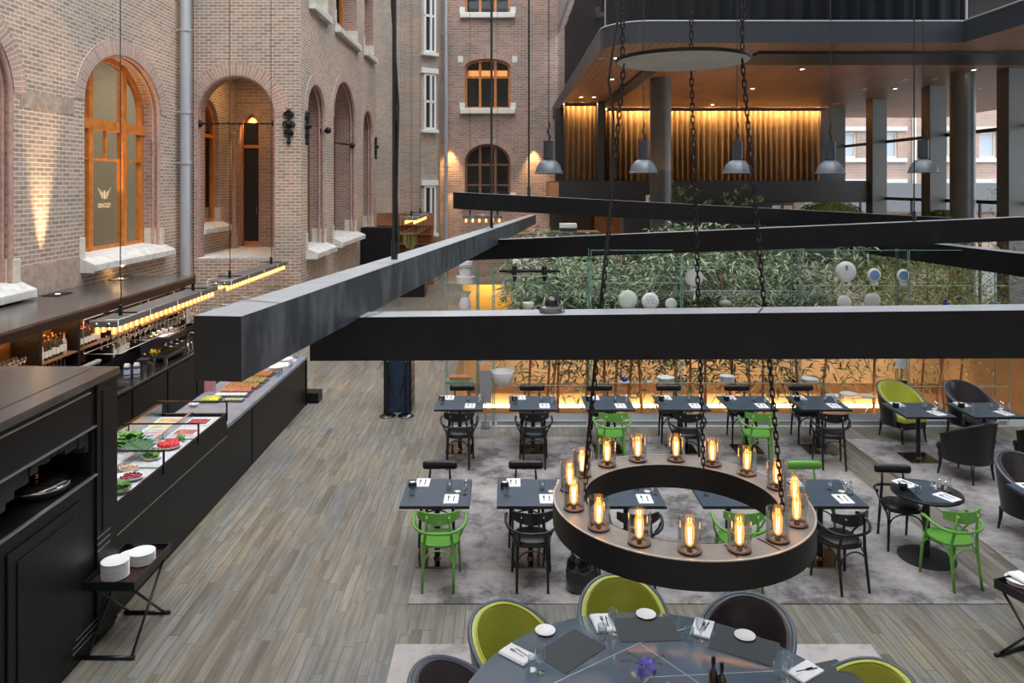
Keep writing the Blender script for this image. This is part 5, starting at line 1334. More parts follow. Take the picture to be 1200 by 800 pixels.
for i in range(9):
    b.quad((-.08+.02*i,0,0),(-.06+.02*i,.006*(-1)**i,0),(-.06+.02*i,.006*(-1)**i,.30),(-.08+.02*i,0,.30))
o_=b.build('checked_towel',M['redcloth'],solid=.006); o_.location=(-4.66,12.1,.94); o_.scale=(1,1,.65); tag(o_,'red checked towel hanging behind the stone counter','towel')
bowl(-4.58,11.3,.94,.07,'leaf',M['salad'],'small white bowl at the inner corner of the stone counter',n=8,sz=.012,h=.04)

# ================================================================== BAR WORK COUNTER AND BACK BAR
WX=-6.03
r=empty('bar_work_counter',(-6.4,13,0)); o=Vector(r.location)
b=MB(); LB(b,-6.74,WX-.03,8,16.8,0,.90); b.build('body',M['blackpanel'],r)
b=MB(); LB(b,-6.76,WX,8,12.14,.90,.94); LB(b,-6.76,WX,12.56,16.8,.90,.94); LB(b,-6.76,-6.5,12.14,12.56,.90,.94); LB(b,-6.10,WX,12.14,12.56,.90,.94); b.build('worktop',pm('dark_steel_worktop',(.06,.06,.065),.22,metal=.6),r,bevel=.003)
b=MB(); LB(b,WX,WX+.006,8,16.8,.932,.942); b.build('bright_edge',M['edgeline'],r)
for y0 in (9.2,10.5,11.8,13.1,14.4,15.7):
    b=MB(); LB(b,WX-.03,WX-.015,y0-.62,y0+.62,.08,.86); b.build('door',M['counterfront'],r,bevel=.004)
b=MB(); LB(b,-6.5,-6.10,12.14,12.56,.80,.81); LB(b,-6.51,-6.5,12.14,12.56,.8,.93); LB(b,-6.10,-6.09,12.14,12.56,.8,.93); LB(b,-6.5,-6.1,12.55,12.56,.8,.93); b.build('sink_basin',pm('sink_steel',(.6,.55,.42),.3,metal=.8),r)
tag(r,'black bar work counter with a sink, behind the food counter','counter')
def faucet(x,y,l,s=1):
    r=empty('faucet',(x,y,.94)); b=MB(); b.tube([(0,0,0),(0,0,.22*s),(.03,0,.29*s),(.09,0,.32*s),(.15,0,.29*s),(.165,0,.22*s)],.013,8); b.cyl((0,0,0),.025,.03,12); b.build('spout',M['chrome'],r,smooth='all'); b=MB(); b.tube([(0,0,.06),(0,.07,.09)],.008,6); b.build('lever',M['chrome'],r,smooth='all'); tag(r,l,'faucet','chrome faucets')
faucet(-6.6,12.3,'curved chrome faucet over the bar sink'); faucet(-6.45,15.6,'curved chrome faucet near the far end of the bar work counter',.8)
for k,(x,y) in enumerate(((-6.40,13.0),(-6.27,13.07))):
    r=empty('milk_carton',(x,y,.94)); b=MB(); b.box(-.04,.04,-.04,.04,0,.19); b.add([(-.04,-.04,.19),(.04,-.04,.19),(.04,.04,.19),(-.04,.04,.19),(-.04,0,.235),(.04,0,.235)],[(0,1,5,4),(2,3,4,5),(0,4,3),(1,2,5)]); b.build('carton',M['white'],r,bevel=.003)
    b=MB(); b.box(-.0405,.0405,-.0405,.0405,.13,.17); b.box(-.0405,.0405,-.0405,.0405,.02,.05); b.build('blue_band',M['bluepack'],r)
    tag(r,['blue and white milk carton on the bar work counter, left one','blue and white milk carton on the bar work counter, right one'][k],'milk carton','milk cartons')
for k,(x,y) in enumerate(((-6.20,13.2),(-6.12,13.32),(-6.2,13.42),(-6.15,13.9))):
    r=empty('steel_canister',(x,y,.94)); b=MB(); b.cyl((0,0,0),.035,.13,16); b.build('can',M['steel'],r,smooth=True); b=MB(); b.cyl((0,0,.13),.037,.02,16); b.build('lid',M['pendcap'],r,smooth=True)
    tag(r,'small steel canister on the bar counter, '+['just right of the milk cartons','second right of the milk cartons','below the dark box right of the cartons','below the yellow flowers'][k],'canister','steel canisters')
b=MB(); b.box(-.09,.09,-.08,.08,0,.2); o_=b.build('dark_box',M['pendcap'],bevel=.01); o_.location=(-6.36,13.5,.94); tag(o_,'dark box on the bar counter beside the yellow flowers','box')
r=empty('flower_vase',(-6.3,13.78,.94)); b=MB(); b.lathe([(0,0),(.03,0),(.04,.1),(.03,.14)],n=14); b.build('vase',M['clear'],r,smooth=True)
b=MB(); rnd=random.Random(9)
for i in range(40):
    c=Vector((rnd.gauss(0,.05),rnd.gauss(0,.05),.24+rnd.gauss(0,.035))); t=rnd.uniform(0,6.3); u=Vector((math.cos(t),math.sin(t),.4))*.05; w=Vector((-math.sin(t),math.cos(t),-.2))*.025; b.add([c,c+u*.5+w,c+u,c+u*.5-w],[(0,1,2,3)])
b.build('blossom',M['yellow'],r); b=MB()
for i in range(5): b.tube([(0,0,.05),(rnd.gauss(0,.02),rnd.gauss(0,.02),.24)],.003,5)
b.build('stem',M['leafdark'],r); tag(r,'yellow flowers in a glass on the bar counter','flowers')
# espresso machine
r=empty('espresso_machine',(-6.42,14.45,.94)); b=MB(); b.box(-.26,.26,-.40,.40,.06,.12); b.box(-.26,-.02,-.40,.40,.12,.42); b.box(-.26,.26,-.40,.40,.36,.46)
b.build('body',M['pendcap'],r,bevel=.015)
for y in (-.24,0,.24):
    b=MB(); b.cyl((.13,y,.28),.035,.08,14); b.tube([(.13,y,.28),(.27,y,.26)],.012,6); b.build('brew_group',M['chrome'],r,smooth='all')
b=MB(); b.box(-.2,.24,-.38,.38,.46,.475)
for k in range(7): b.tube([(.24,-.36+k*.12,.46),(.24,-.36+k*.12,.53)],.008,5)
b.tube([(.24,-.38,.53),(.24,.38,.53)],.008,5); b.build('cup_rail',M['chrome'],r,smooth='all')
b=MB(); b.box(-.24,.25,-.38,.38,.12,.13); b.build('drip_tray',M['steel'],r)
for sx in (-.2,.2):
    for sy in (-.34,.34):
        b=MB(); b.cyl((sx,sy,0),.02,.06,10); b.build('foot',M['chrome'],r)
tag(r,'dark espresso machine with chrome cup rail on the bar counter','espresso machine')
for k in range(6):
    b=MB(); b.lathe([(0,0),(.022,0),(.036,.05),(.033,.05),(.02,.006),(0,.006)],n=14); o_=b.build('espresso_cup',M['white'],smooth='all'); o_.location=(-6.5+.1*(k%2),14.2+.1*k,1.415); tag(o_,'small white cup on top of the espresso machine','cup','cups on the espresso machine')
# pepper mills
for k,(x,y) in enumerate(((-6.1,14.75),(-6.13,15.0))):
    b=MB(); b.lathe([(0,0),(.028,0),(.02,.05),(.026,.09),(.018,.13),(.026,.15),(.02,.18),(0,.19)],n=16); o_=b.build('pepper_mill',M['chrome'],smooth='all'); o_.location=(x,y,.94); tag(o_,['chrome mill at the edge of the bar counter, nearer one','chrome mill at the edge of the bar counter, farther one'][k],'mill','chrome mills')
# ---- back bar
BX=-6.80
r=empty('back_bar',(-7.6,12,0)); o=Vector(r.location)
b=MB(); LB(b,-8.41,BX-.0,5,16.9,2.155,2.2); b.build('bar_top',M['blacktop'],r,bevel=.004)
b=MB(); LB(b,-7.25,BX-.01,5,16.9,2.03,2.155); LB(b,-7.30,-7.25,5,16.9,0,2.155); LB(b,-7.25,BX,5,16.9,0,1.15); 
b.build('carcass',M['blackpanel'],r)
ys=[8.2+1.02*k for k in range(9)]
for y in ys: b=MB(); LB(b,-7.25,BX-.01,y-.035,y+.035,1.15,2.03); b.build('upright',M['blackpanel'],r)
for z in (1.15,1.55):
    b=MB(); LB(b,-7.25,BX-.015,5,16.9,z-.02,z); b.build('shelf',M['darkorange'],r)
b=MB(); LB(b,-7.25,-7.235,5,16.9,1.15,2.03); b.build('shelf_back',pm('bronze_mirror',(.35,.18,.07),.25,metal=.6),r)
b=MB(); LB(b,-7.2,-7.17,5.1,16.8,2.01,2.03); b.build('shelf_light',emit('shelf_glow',(1,.5,.17),45),r)
tag(r,'tall black back bar with lit bottle shelves along the left brick wall','back bar')
# recessed uplights on its top
for k,(y,l) in enumerate(((13.95,'square black uplight plate washing the brick between the two left windows'),(17.0-.75,'square black uplight plate below the tall left window'))):
    r=empty('uplight',(LW+.30,y,2.2)); b=MB(); b.box(-.16,.16,-.22,.22,0,.012); b.build('plate',M['iron'],r); b=MB(); b.cyl((0,0,.012),.04,.004,14); b.build('lens',M['amberhot'] if False else emit('uplight_lens%d'%k,(1,.75,.4),8),r); tag(r,l,'uplight','uplights on the back bar')
def mk_bottle(glass,cap,lab=True,h=.30):
    r=empty('liquor_bottle'); b=MB(); b.lathe([(0,0),(.036,0),(.038,.01),(.038,h*.58),(.03,h*.68),(.014,h*.76),(.013,h*.96)],n=16); b.build('glass_body',glass,r,smooth=True)
    b=MB(); b.cyl((0,0,h*.94),.015,h*.08,12); b.build('cap',cap,r)
    if lab: b=MB(); b.lathe([(.0386,h*.15),(.0386,h*.48)],n=16); b.build('label',M['labelw'],r,smooth='all')
    return r
BT=[Proto(lambda:mk_bottle(M['bottlegreen'],M['goldfoil'])),Proto(lambda:mk_bottle(M['bottlebrown'],M['red'])),Proto(lambda:mk_bottle(pm('pale_spirit',(.45,.42,.36),.1,coat=.5),M['red'],h=.32)),Proto(lambda:mk_bottle(M['bottlebrown'],M['goldfoil'],h=.34))]
def mk_goblet():
    b=MB(); b.lathe([(0,0),(.03,0),(.005,.01),(.004,.08),(.03,.11),(.033,.14),(.028,.17)],n=12); return b.build('stem_glass',M['goblet'],smooth='all')
gob=Proto(mk_goblet)
def mk_cup(): 
    b=MB(); b.lathe([(0,0),(.025,0),(.042,.06),(.044,.075),(.04,.075),(.024,.008),(0,.008)],n=16); b.tube([(.04,0,.06),(.065,0,.055),(.065,0,.03),(.035,0,.02)],.005,6); return b.build('coffee_cup',M['white'],smooth='all')
cup=Proto(mk_cup)
rnd=random.Random(11)
bays=[(8.2,9.2,'first'),(9.25,10.2,'second'),(10.25,11.2,'third'),(11.3,12.2,'fourth'),(12.3,13.2,'fifth'),(13.4,14.2,'sixth')]
for bi,(y0,y1,nm) in enumerate(bays):
    for sh,z in ((0,1.15),(1,1.55)):
        kind=[('g','g'),('g','g'),('g','g'),('b','b'),('c','b'),('b','b')][bi][sh]
        shn=['lower','upper'][sh]; gl='%s shelf, %s bay of the back bar from the left'%(shn,nm)
        cnt={'b':7,'g':8,'c':6}[kind]
        for row in range(2 if kind!='c' else 1):
            for k in range(cnt):
                y=y0+.1+(y1-y0-.2)*(k+.5)/cnt; x=-6.92-row*.13
                if kind=='b': BT[rnd.choice([0,1,2,2,3])]((x,y,z),0,'liquor bottle on the '+gl,'bottle','bottles on the '+gl)
                elif kind=='g': gob((x,y,z),0,'stemmed glass on the '+gl,'glass','stemmed glasses on the '+gl)
                else: cup((x,y,z),1.2,'white coffee cup on the '+gl,'cup','coffee cups on the '+gl)
# small boxes seen beyond the lamp
for k in range(4):
    b=MB(); b.box(-.05,.05,-.07,.07,0,.2); o_=b.build('gold_box',M['goldfoil'],bevel=.004); o_.location=(-6.93,15.0+.22*k,1.55); tag(o_,'gold coloured box on the upper back bar shelf, seen above the nearer bar lamp','box','gold boxes on the back bar')

# ================================================================== LONG BAR LAMPS
def bar_lamp(x,y0,y1,z,w,label,n,cage=True,rows=2,scale=1,cab=13,rz=0):
    L=y1-y0; r=empty('bar_lamp',(x,(y0+y1)/2,z),rz)
    b=MB(); b.box(-w/2,w/2,-L/2,L/2,-.09*scale,0); b.build('canopy',pm('pewter_canopy',(.20,.195,.185),.4,metal=.4),r,bevel=.004)
    b=MB()
    for s in (-1,1): b.lathe([(0,0),(.025,0),(.02,.012),(0,.015)],(s*w*.22,-L/2-.0,-.045),14,axis='Y')
    b.v=[(vx,-L/2-.016+(abs(vy+L/2)),vz) for vx,vy,vz in b.v]
    b.build('screw_head',M['chrome'],r,smooth='all')
    first=None
    for i in range(n):
        for row in range(rows):
            yy=-L/2+L*(i+.5)/n; xx=(-w*.3+w*.6*row/(max(1,rows-1))) if rows>1 else 0
            if first is None:
                b=MB(); b.lathe([(.012,-.09*scale),(.036*scale,-.105*scale),(.038*scale,-.2*scale),(0,-.21*scale)],n=10); first=b.build('bulb',bulbm,r,smooth='all'); first.location=(xx,yy,0); b=MB(); b.tube([(0,0,-.105*scale),(0,0,-.185*scale)],.012*scale,6); b.build('filament',emit('bar_filament',(1,.5,.16),14),first)
            else: copy_tree(first,r,(xx,yy,0))
    if cage:
        cw=w*.62; zb=-.46*scale; b=MB()
        for yy in [-L/2-.05+ (L+.1)*k/4 for k in range(5)]:
            for s in (-1,1): b.tube([(s*cw,yy,zb),(s*cw,yy,.03)],.005,5)
            b.tube([(-cw,yy,zb),(cw,yy,zb)],.005,5)
        for s in (-1,1):
            b.tube([(s*cw,-L/2-.05,zb),(s*cw,L/2+.05,zb)],.006,5); b.tube([(s*cw,-L/2-.05,.03),(s*cw,L/2+.05,.03)],.005,5)
        b.tube([(-cw,-L/2-.05,.03),(cw,-L/2-.05,.03)],.005,5); b.tube([(-cw,L/2+.05,.03),(cw,L/2+.05,.03)],.005,5)
        b.build('cage_rod',M['steel'],r,smooth='all')
        b=MB(); b.box(-cw,cw,-L/2-.05,L/2+.05,zb,zb+.012); b.build('glass_shelf',M['clear2'],r)
    for yy in (-L*.37,L*.32):
        b=MB(); b.box(-w*.62,w*.62,yy-.02,yy+.02,.035*scale,.055*scale); b.cyl((0,yy,0),.03,.12*scale,10); b.sph((0,yy,.14*scale),.035*scale,8,6); b.build('hanger_bar',M['iron'],r,smooth=True)
    b=MB()
    for yy in (-L*.37,L*.32): b.tube([(0,yy,.12*scale),(.015,yy,.35),(0,yy,.6),(0,yy,cab-z)],.009,6)
    b.build('cable',M['cable'],r,smooth='all')
    tag(r,label,'lamp','long bulb lamps over the bars'); return r
XL=-5.79
bar_lamp(XL,11.05,14.95,2.23,.40,'long lamp with amber bulbs and a glass shelf, the nearer one over the bar',23)
bar_lamp(XL,15.6,19.75,2.23,.40,'long lamp with amber bulbs, the farther one over the bar, before the porch',23)
for k in range(14):
    s=k%7; gob((XL-.12+.24*(k//7),11.25+.17*s,1.782),0,'stemmed glass standing on the glass shelf of the nearer bar lamp, at its near end','glass','stemmed glasses on the lamp shelf')
for k in range(8):
    tum((XL-.1+.2*(k%2),12.9+.16*(k//2),1.782),0,'clear tumbler on the glass shelf of the nearer bar lamp, at its middle','glass','tumblers on the lamp shelf')
for k in range(5):
    b=MB(); b.lathe([(0,0),(.05,0),(.055,.12),(.05,.13)],n=16); o_=b.build('glass_carafe',M['clear'],smooth='all'); o_.location=(XL,13.75+.18*k,1.782); tag(o_,'squat glass carafe on the shelf of the nearer bar lamp, right half','carafe','carafes on the lamp shelf')
bar_lamp(-3.35,26.9,31.0,3.05,.5,'small distant lamp with amber bulbs before the stair tower',14,cage=True,scale=1.2,rz=0)
bar_lamp(-.9,30.0,31.6,2.95,.45,'small distant lamp with amber bulbs below the topmost beam, by the far wall',6,cage=True,scale=1.3,rz=PI/2)
# far bar and desk
r=empty('far_bar',(-4.6,29.5,0)); b=MB(); b.box(-.75,1.6,2.6,2.8,0,3.0); b.build('back_panel',M['darkorange'],r); b=MB(); b.box(-.75,.55,-1.0,-.2,0,2.6); b.build('bar_block',M['blackpanel'],r,bevel=.01); b=MB(); b.box(-.8,1.6,-1.1,.2,1.15,1.2); b.box(.55,1.6,-.9,.1,0,1.15); b.build('bar_counter',M['blackwood'],r)
for k in range(4):
    b=MB(); b.box(-.7,1.55,2.3,2.6,1.3+.4*k,1.33+.4*k); b.build('shelf',M['darkorange'],r)
tag(r,'distant black bar with brown back panel at the foot of the stair tower','bar')
r=empty('flower_vase',(at(484,308,28.9).x,28.9,1.2)); b=MB(); b.lathe([(0,0),(.08,0),(.1,.25),(.07,.32)],n=14); b.build('vase',M['clear'],r,smooth=True)
b=MB(); rnd=random.Random(19)
for cx,cz in ((-.12,.4),(.12,.46),(.25,.42)):
    for i in range(40):
        c=Vector((cx+rnd.gauss(0,.07),rnd.gauss(0,.07),cz+rnd.gauss(0,.07))); t=rnd.uniform(0,6.3); u=Vector((math.cos(t),math.sin(t),.4))*.09; w=Vector((-math.sin(t),math.cos(t),-.2))*.05; b.add([c,c+u*.5+w,c+u,c+u*.5-w],[(0,1,2,3)])
b.build('blossom',M['flowerblue'],r)
b=MB()
for i in range(60):
    t=rnd.uniform(0,6.3); c=Vector((-.1,0,.4)); e=Vector((math.cos(t)*.3-.1,math.sin(t)*.2,.9+rnd.uniform(0,.4))); w=Vector((.02,0,0)); b.add([c,(c+e)/2+w,e,(c+e)/2-w],[(0,1,2,3)])
b.build('foliage',M['leafB'],r); tag(r,'vase of blue hydrangeas with tall grasses on the distant bar','flowers')

# ================================================================== VITRINES
EX=-1.04
units=[(-1.04,-.50,'leftmost narrow glass display cabinet, behind the first back row table'),(-.47,-.22,'very narrow glass display cabinet second from left'),(-.19,1.46,'wide glass display cabinet behind the second back row table'),(1.49,3.04,'wide glass display cabinet behind the third back row table'),(3.07,5.10,'wide glass display cabinet behind the fourth and fifth back row tables'),(5.13,6.98,'wide glass display cabinet behind the olive tub chair'),(7.01,8.75,'glass display cabinet at the right picture edge')]
levels=[[.72,1.55,2.03,2.5],[1.1,2.03],[.72,2.03,2.62],[.76,2.03,2.5],[.76,2.03,2.36,2.78],[.50,2.03,2.45],[.7,2.03,2.45]]
VB=.10
for (x0,x1,l),lv in zip(units,levels):
    xm=(x0+x1)/2; r=empty('glass_cabinet',(xm,13.52,.012)); h=(2.78 if x0<1.4 else 3.05); w=(x1-x0)/2
    b=MB(); b.box(-w,w,-.2,-.194,.1,h); b.box(-w,w,.194,.2,.1,h); b.box(-w,-w+.006,-.194,.194,.1,h); b.box(w-.006,w,-.194,.194,.1,h); b.build('glass_panel',M['clear2'],r)
    b=MB()
    for sx in (-1,1):
        for sy in (-1,1): b.box(sx*w-.006,sx*w+.006,sy*.2-.006,sy*.2+.006,.1,h)
    b.box(-w,w,-.204,-.196,h-.01,h+.004); b.build('glass_edge',M['clearedge'],r)
    b=MB(); b.box(-w,w,-.2,.2,0,.1); b.build('plinth',M['grey'],r,bevel=.004)
    b=MB()
    for sx in (-1,1): b.box(sx*(w-.03)-.015,sx*(w-.03)+.015,-.21,-.2,0,.1)
    b.box(-w,w,-.21,-.2,.085,.1); b.box(-w,w,-.21,-.2,0,.012); b.build('plinth_frame',M['extwhite'],r)
    for z in lv:
        b=MB(); b.box(-w+.008,w-.008,-.19,.19,z-.022,z-.012); b.build('shelf',M['clear2'],r)
        b=MB(); b.box(-w+.008,w-.008,-.193,-.19,z-.022,z-.012); b.build('shelf_edge',pm('shelf_edge_mat',(.55,.65,.6),.2) if 'shelf_edge_mat' not in bpy.data.materials else bpy.data.materials['shelf_edge_mat'],r)
    tag(r,l,'display cabinet','glass display cabinets')
VY=13.45
def stood_plate(x,y,rad_px,label,mat,decor=None,stand=True,shelf=None):
    p=at(x,y,VY); R=rad_px*VY/F; zb=p.z-R
    if shelf is not None: zb=shelf+(.05 if stand else 0)
    r=empty('display_plate',(p.x,VY,zb-(.05 if stand else 0)))
    off=.05 if stand else 0
    b=MB(); b.lathe([(0,.012),(R*.6,.008),(R*.9,-.004),(R,-.01),(R*.97,.004),(R*.62,.018),(0,.02)],(0,0,R+off),36,axis='Y'); b.build('plate',mat,r,smooth='all')
    if decor:
        b=MB()
        if decor=='dots':
            for k in range(7):
                a=k*PI/3; q=0 if k==6 else R*.5
                b.lathe([(R*.2,-.0),(R*.23,-.0)],(q*math.cos(a),-.026,R+off+q*math.sin(a)),14,axis='Y')
        elif decor=='disc': b.lathe([(0,0),(R*.7,0)],(0,-.022,R+off),24,axis='Y')
        elif decor=='label': b.box(-R*.12,R*.12,-.024,-.022,R*1.15+off,R*1.6+off)
        b.build('plate_pattern',M['blueglaze'] if decor!='label' else M['grey'],r)
    if stand:
        b=MB(); 
        for s in (-1,1): b.box(s*R*.35-.008,s*R*.35+.008,-.05,.06,0,.05)
        b.box(-R*.4,R*.4,-.04,.04,.0,.01); b.build('stand',M['white'],r)
    tag(r,label,'plate','plates standing in the glass cabinets')
S_=2.03+.012-.012; 
stood_plate(735.5,348.5,11.6,'plain pale round plate standing on the cabinet shelf, leftmost of three',M['celadon'],stand=False,shelf=2.002)
stood_plate(762,350,10.2,'round plate with blue circle pattern standing between two plain plates',M['white'],'dots',stand=False,shelf=2.002)
stood_plate(786.5,353.5,7.0,'smallest pale plate standing right of the patterned plate',M['celadon'],stand=False,shelf=2.002)
stood_plate(813.5,331.5,10.6,'white plate on a small stand, alone on a higher shelf left of the middle chain',M['white'],shelf=2.37-.012)
stood_plate(991.5,313.5,12.2,'largest white plate with a grey label, on a stand on the upper shelf',M['white'],'label',shelf=2.44)
stood_plate(1024.5,317.5,8.2,'white rimmed plate with blue centre on a stand, left one of two',M['white'],'disc',shelf=2.44)
stood_plate(1058.5,320,7.6,'white rimmed plate with blue centre on a stand, right one of two',M['white'],'disc',shelf=2.44)
stood_plate(989.5,349,8.6,'plain white plate standing low, below the largest one',M['white'],stand=False,shelf=2.002)
stood_plate(1022.5,349,10,'pale green plate standing low, below the left blue-centred plate',M['celadon'],stand=False,shelf=2.002)
def atv(x,zshelf,y=VY): return ((x-CX)*y/F,y,zshelf)
def lathe_obj(name,prof,mat,loc,label,cat,group=None,n=24,parts=()):
    b=MB(); b.lathe(prof,n=n); o_=b.build(name,mat,smooth=True); o_.location=loc; tag(o_,label,cat,group); return o_
lathe_obj('white_vase',[(0,0),(.09,0),(.11,.1),(.08,.2),(.06,.23),(.1,.3),(.11,.32),(.1,.32),(.05,.24),(0,.2)],M['white'],atv(545,2.002),'white waisted vase in the leftmost cabinet, lower of two','vase')
r=empty('stacked_vase',atv(546,2.472)); b=MB(); b.lathe([(0,0),(.17,0),(.17,.12),(.1,.12),(0,.12)],n=24); b.build('lower_drum',M['white'],r,smooth=True); b=MB(); b.lathe([(.1,.12),(.12,.2),(.1,.28),(.12,.29),(.11,.38),(0,.38)],n=24); b.build('upper_cup',M['white'],r,smooth=True); tag(r,'white ceramic piece of stacked drums in the leftmost cabinet, upper of two','vase')
lathe_obj('white_bowl',[(0,0),(.05,0),(.1,.06),(.105,.13),(.1,.13),(.09,.06),(0,.02)],M['white'],atv(619,2.002),'small white bowl behind the black dome, in the wide second cabinet','bowl')
lathe_obj('large_white_pot',[(0,0),(.13,0),(.19,.06),(.22,.2),(.22,.24),(.2,.24),(.17,.08),(0,.04)],M['white'],atv(588,.692),'large white bowl on the low shelf, left of the second back table','bowl')
lathe_obj('white_goblet',[(0,0),(.08,0),(.04,.03),(.05,.1),(.11,.18),(.12,.25),(.1,.25),(0,.1)],M['offwhite'],atv(565,1.072,13.52),'small white footed cup in the very narrow cabinet','cup')
def mk_vplate(rr):
    def f():
        b=MB(); b.lathe([(0,0),(rr*.6,0),(rr,.03),(rr*.96,.032),(rr*.55,.008),(0,.008)],n=30); return b.build('bowl_plate',M['celadon'] if False else M['white'],smooth='all')
    return f
vp=Proto(mk_vplate(.155)); vp2=Proto(mk_vplate(.13))
stack(*atv(780,.732),4,'behind the fourth back row table','plates on the low cabinet shelf',pr=vp,dz=.022); 
stack(*atv(852,.732),5,'behind the fifth back row table','plates on the low cabinet shelf',pr=vp2,dz=.022)
stack(*atv(948,.732),3,'behind the last back row table','plates on the low cabinet shelf',pr=vp,dz=.022)
for k,x in enumerate((974,995,1012)): 
    (vp,vp,vp2)[k](atv(x+4,.472,VY+(.0 if k!=1 else .02)) if k!=1 else atv(x,.512),0,['white dish on the lowest shelf, nearest the last back row table','white dish on the lowest shelf, resting between two others','white dish on the lowest shelf, nearest the olive tub chair'][k],'dish','dishes on the lowest shelf')
r=empty('cup_and_saucer',atv(732,.732)); b=MB(); b.lathe([(0,0),(.05,0),(.09,.02),(.088,.022),(0,.006)],n=26); b.build('saucer',M['white'],r,smooth='all'); b=MB(); b.lathe([(0,.01),(.03,.01),(.05,.05),(.052,.09),(.048,.09),(0,.03)],n=20); b.build('cup',M['cobalt'],r,smooth='all'); tag(r,'cobalt blue cup on a white saucer on the low cabinet shelf','cup')
b=MB(); b.lathe([(0,0),(.05,0),(.055,.02),(0,.02)],n=16); o_=b.build('small_dish_white',M['white']); o_.location=atv(761,.732); o_.name='saucer_dish'; tag(o_,'tiny flat white dish left of the tall plate stack on the low shelf','dish')
# winged black pieces hanging under the shelf
for k,(x,y) in enumerate(((603,315),(638,313))):
    p=at(x,y,VY); r=empty('winged_sculpture',(p.x,VY,2.592-.0)); r.location.z=2.492
    b=MB(); b.lathe([(0,-.0),(.02,-.01),(.035,.06),(.045,.15),(.045,.3),(.0,.3)],n=20); b.build('body',pm('dark_bronze%d'%k,(.035,.025,.02),.3,metal=.5),r,smooth=True)
    b=MB(); b.lathe([(0,-.28),(.02,-.26),(.03,-.12),(.035,0),(.03,.12),(.02,.26),(0,.28)],(0,0,.19),12,axis='X',sx=.5); b.build('wing',M['iron'],r,smooth='all')
    b=MB(); b.cyl((0,0,-.0),.07,.012,20); b.build('base',M['clearedge'],r)
    tag(r,['dark bronze winged sculpture in the wide second cabinet, left one','dark bronze winged sculpture in the wide second cabinet, right one'][k],'sculpture','winged sculptures')
# round animal-like grey pot
r=empty('grey_animal_figure',atv(850,2.002)); b=MB(); b.sph((0,0,.12),.09,16,10,sz=.7,sx=1.15); b.build('body',M['pottery'],r,smooth='all'); b=MB()
for sx in (-.05,.05): b.cyl((sx,0,0),.014,.08,10)
for sx in (-.06,-.02,.03): b.tube([(sx,0,.17),(sx-.02,0,.21)],.008,6)
b.build('leg_and_spike',M['pottery'],r,smooth='all'); tag(r,'small grey round ceramic animal between the two right chains','figurine')
r=empty('wire_ring_sculpture',atv(1126,2.002)); b=MB(); b.tube([(.12*math.cos(t),0,.13+.12*math.sin(t)) for t in [2*PI*k/24 for k in range(24)]],.006,6,closed=True); b.build('ring',M['steel'],r,smooth='all'); b=MB(); b.tube([(.11*math.cos(t),.05,.13+.11*math.sin(t)) for t in [2*PI*k/24 for k in range(24)]],.005,6,closed=True); b.box(-.05,.05,-.02,.07,0,.012); b.build('base',M['steel'],r); tag(r,'wire ring object standing in the right-hand cabinet','sculpture')
lathe_obj('blue_vase',[(0,0),(.04,0),(.055,.08),(.02,.14),(.03,.17),(0,.17)],M['cobalt'],atv(1108,2.002),'small blue vase left of the wire ring in the right-hand cabinet','vase')
lathe_obj('grey_cap_pot',[(0,0),(.1,0),(.11,.03),(.07,.07),(0,.09)],M['pottery'],atv(1087,2.002),'low rounded terracotta-grey pot at the left of the blue vase','pot')
lathe_obj('frosted_jar',[(0,0),(.07,0),(.08,.05),(.08,.14),(.0,.16)],M['grey'],atv(1166,2.002),'grey jar near the right edge in the right-hand cabinet','jar')
b=MB(); b.box(-.11,.11,-.004,.004,0,.17); o_=b.build('paper_notice',M['paper']); o_.location=(at(1058,432,VY).x,VY+.1,at(1058,432,VY).z); o_.location.z=.472+.0; o_.scale=(1,1,1); o_.location=(at(1058,0,VY).x,VY+.12,.472); 
bpy.data.objects.remove(o_)
r=empty('notice_stand',(at(1058,0,VY).x,VY+.05,.472)); b=MB(); b.box(-.01,.01,-.01,.01,0,.5); b.box(-.08,.08,-.05,.05,0,.01); b.build('post',M['steel'],r); b=MB(); b.cbox((0,-.012,.6),(.22,.006,.2)); b.build('card',M['paper'],r); tag(r,'blank white card on a small stand right of the olive tub chair','sign')
# green board box and papers in cabinet 1
r=empty('green_book_stand',atv(539,.692)); b=MB(); b.box(-.24,.24,-.12,.12,0,.09); b.build('box',M['clearedge'],r,bevel=.005); b=MB(); b.box(-.18,.18,-.1,.1,.09,.16); b.build('book_block',M['tan'],r,bevel=.004); tag(r,'green box with brown books on the low shelf of the leftmost cabinet','box')
r=empty('price_card_panel',(at(569,0,13.3).x,13.25,.012)); b=MB(); b.box(-.1,.1,-.006,.006,.42,.98); b.build('panel',M['grey'],r); b=MB(); b.box(-.012,.012,-.004,.02,0,.42); b.box(-.08,.08,-.06,.06,0,.012); b.build('foot',M['steel'],r); tag(r,'grey information panel between the first two back row tables','sign')

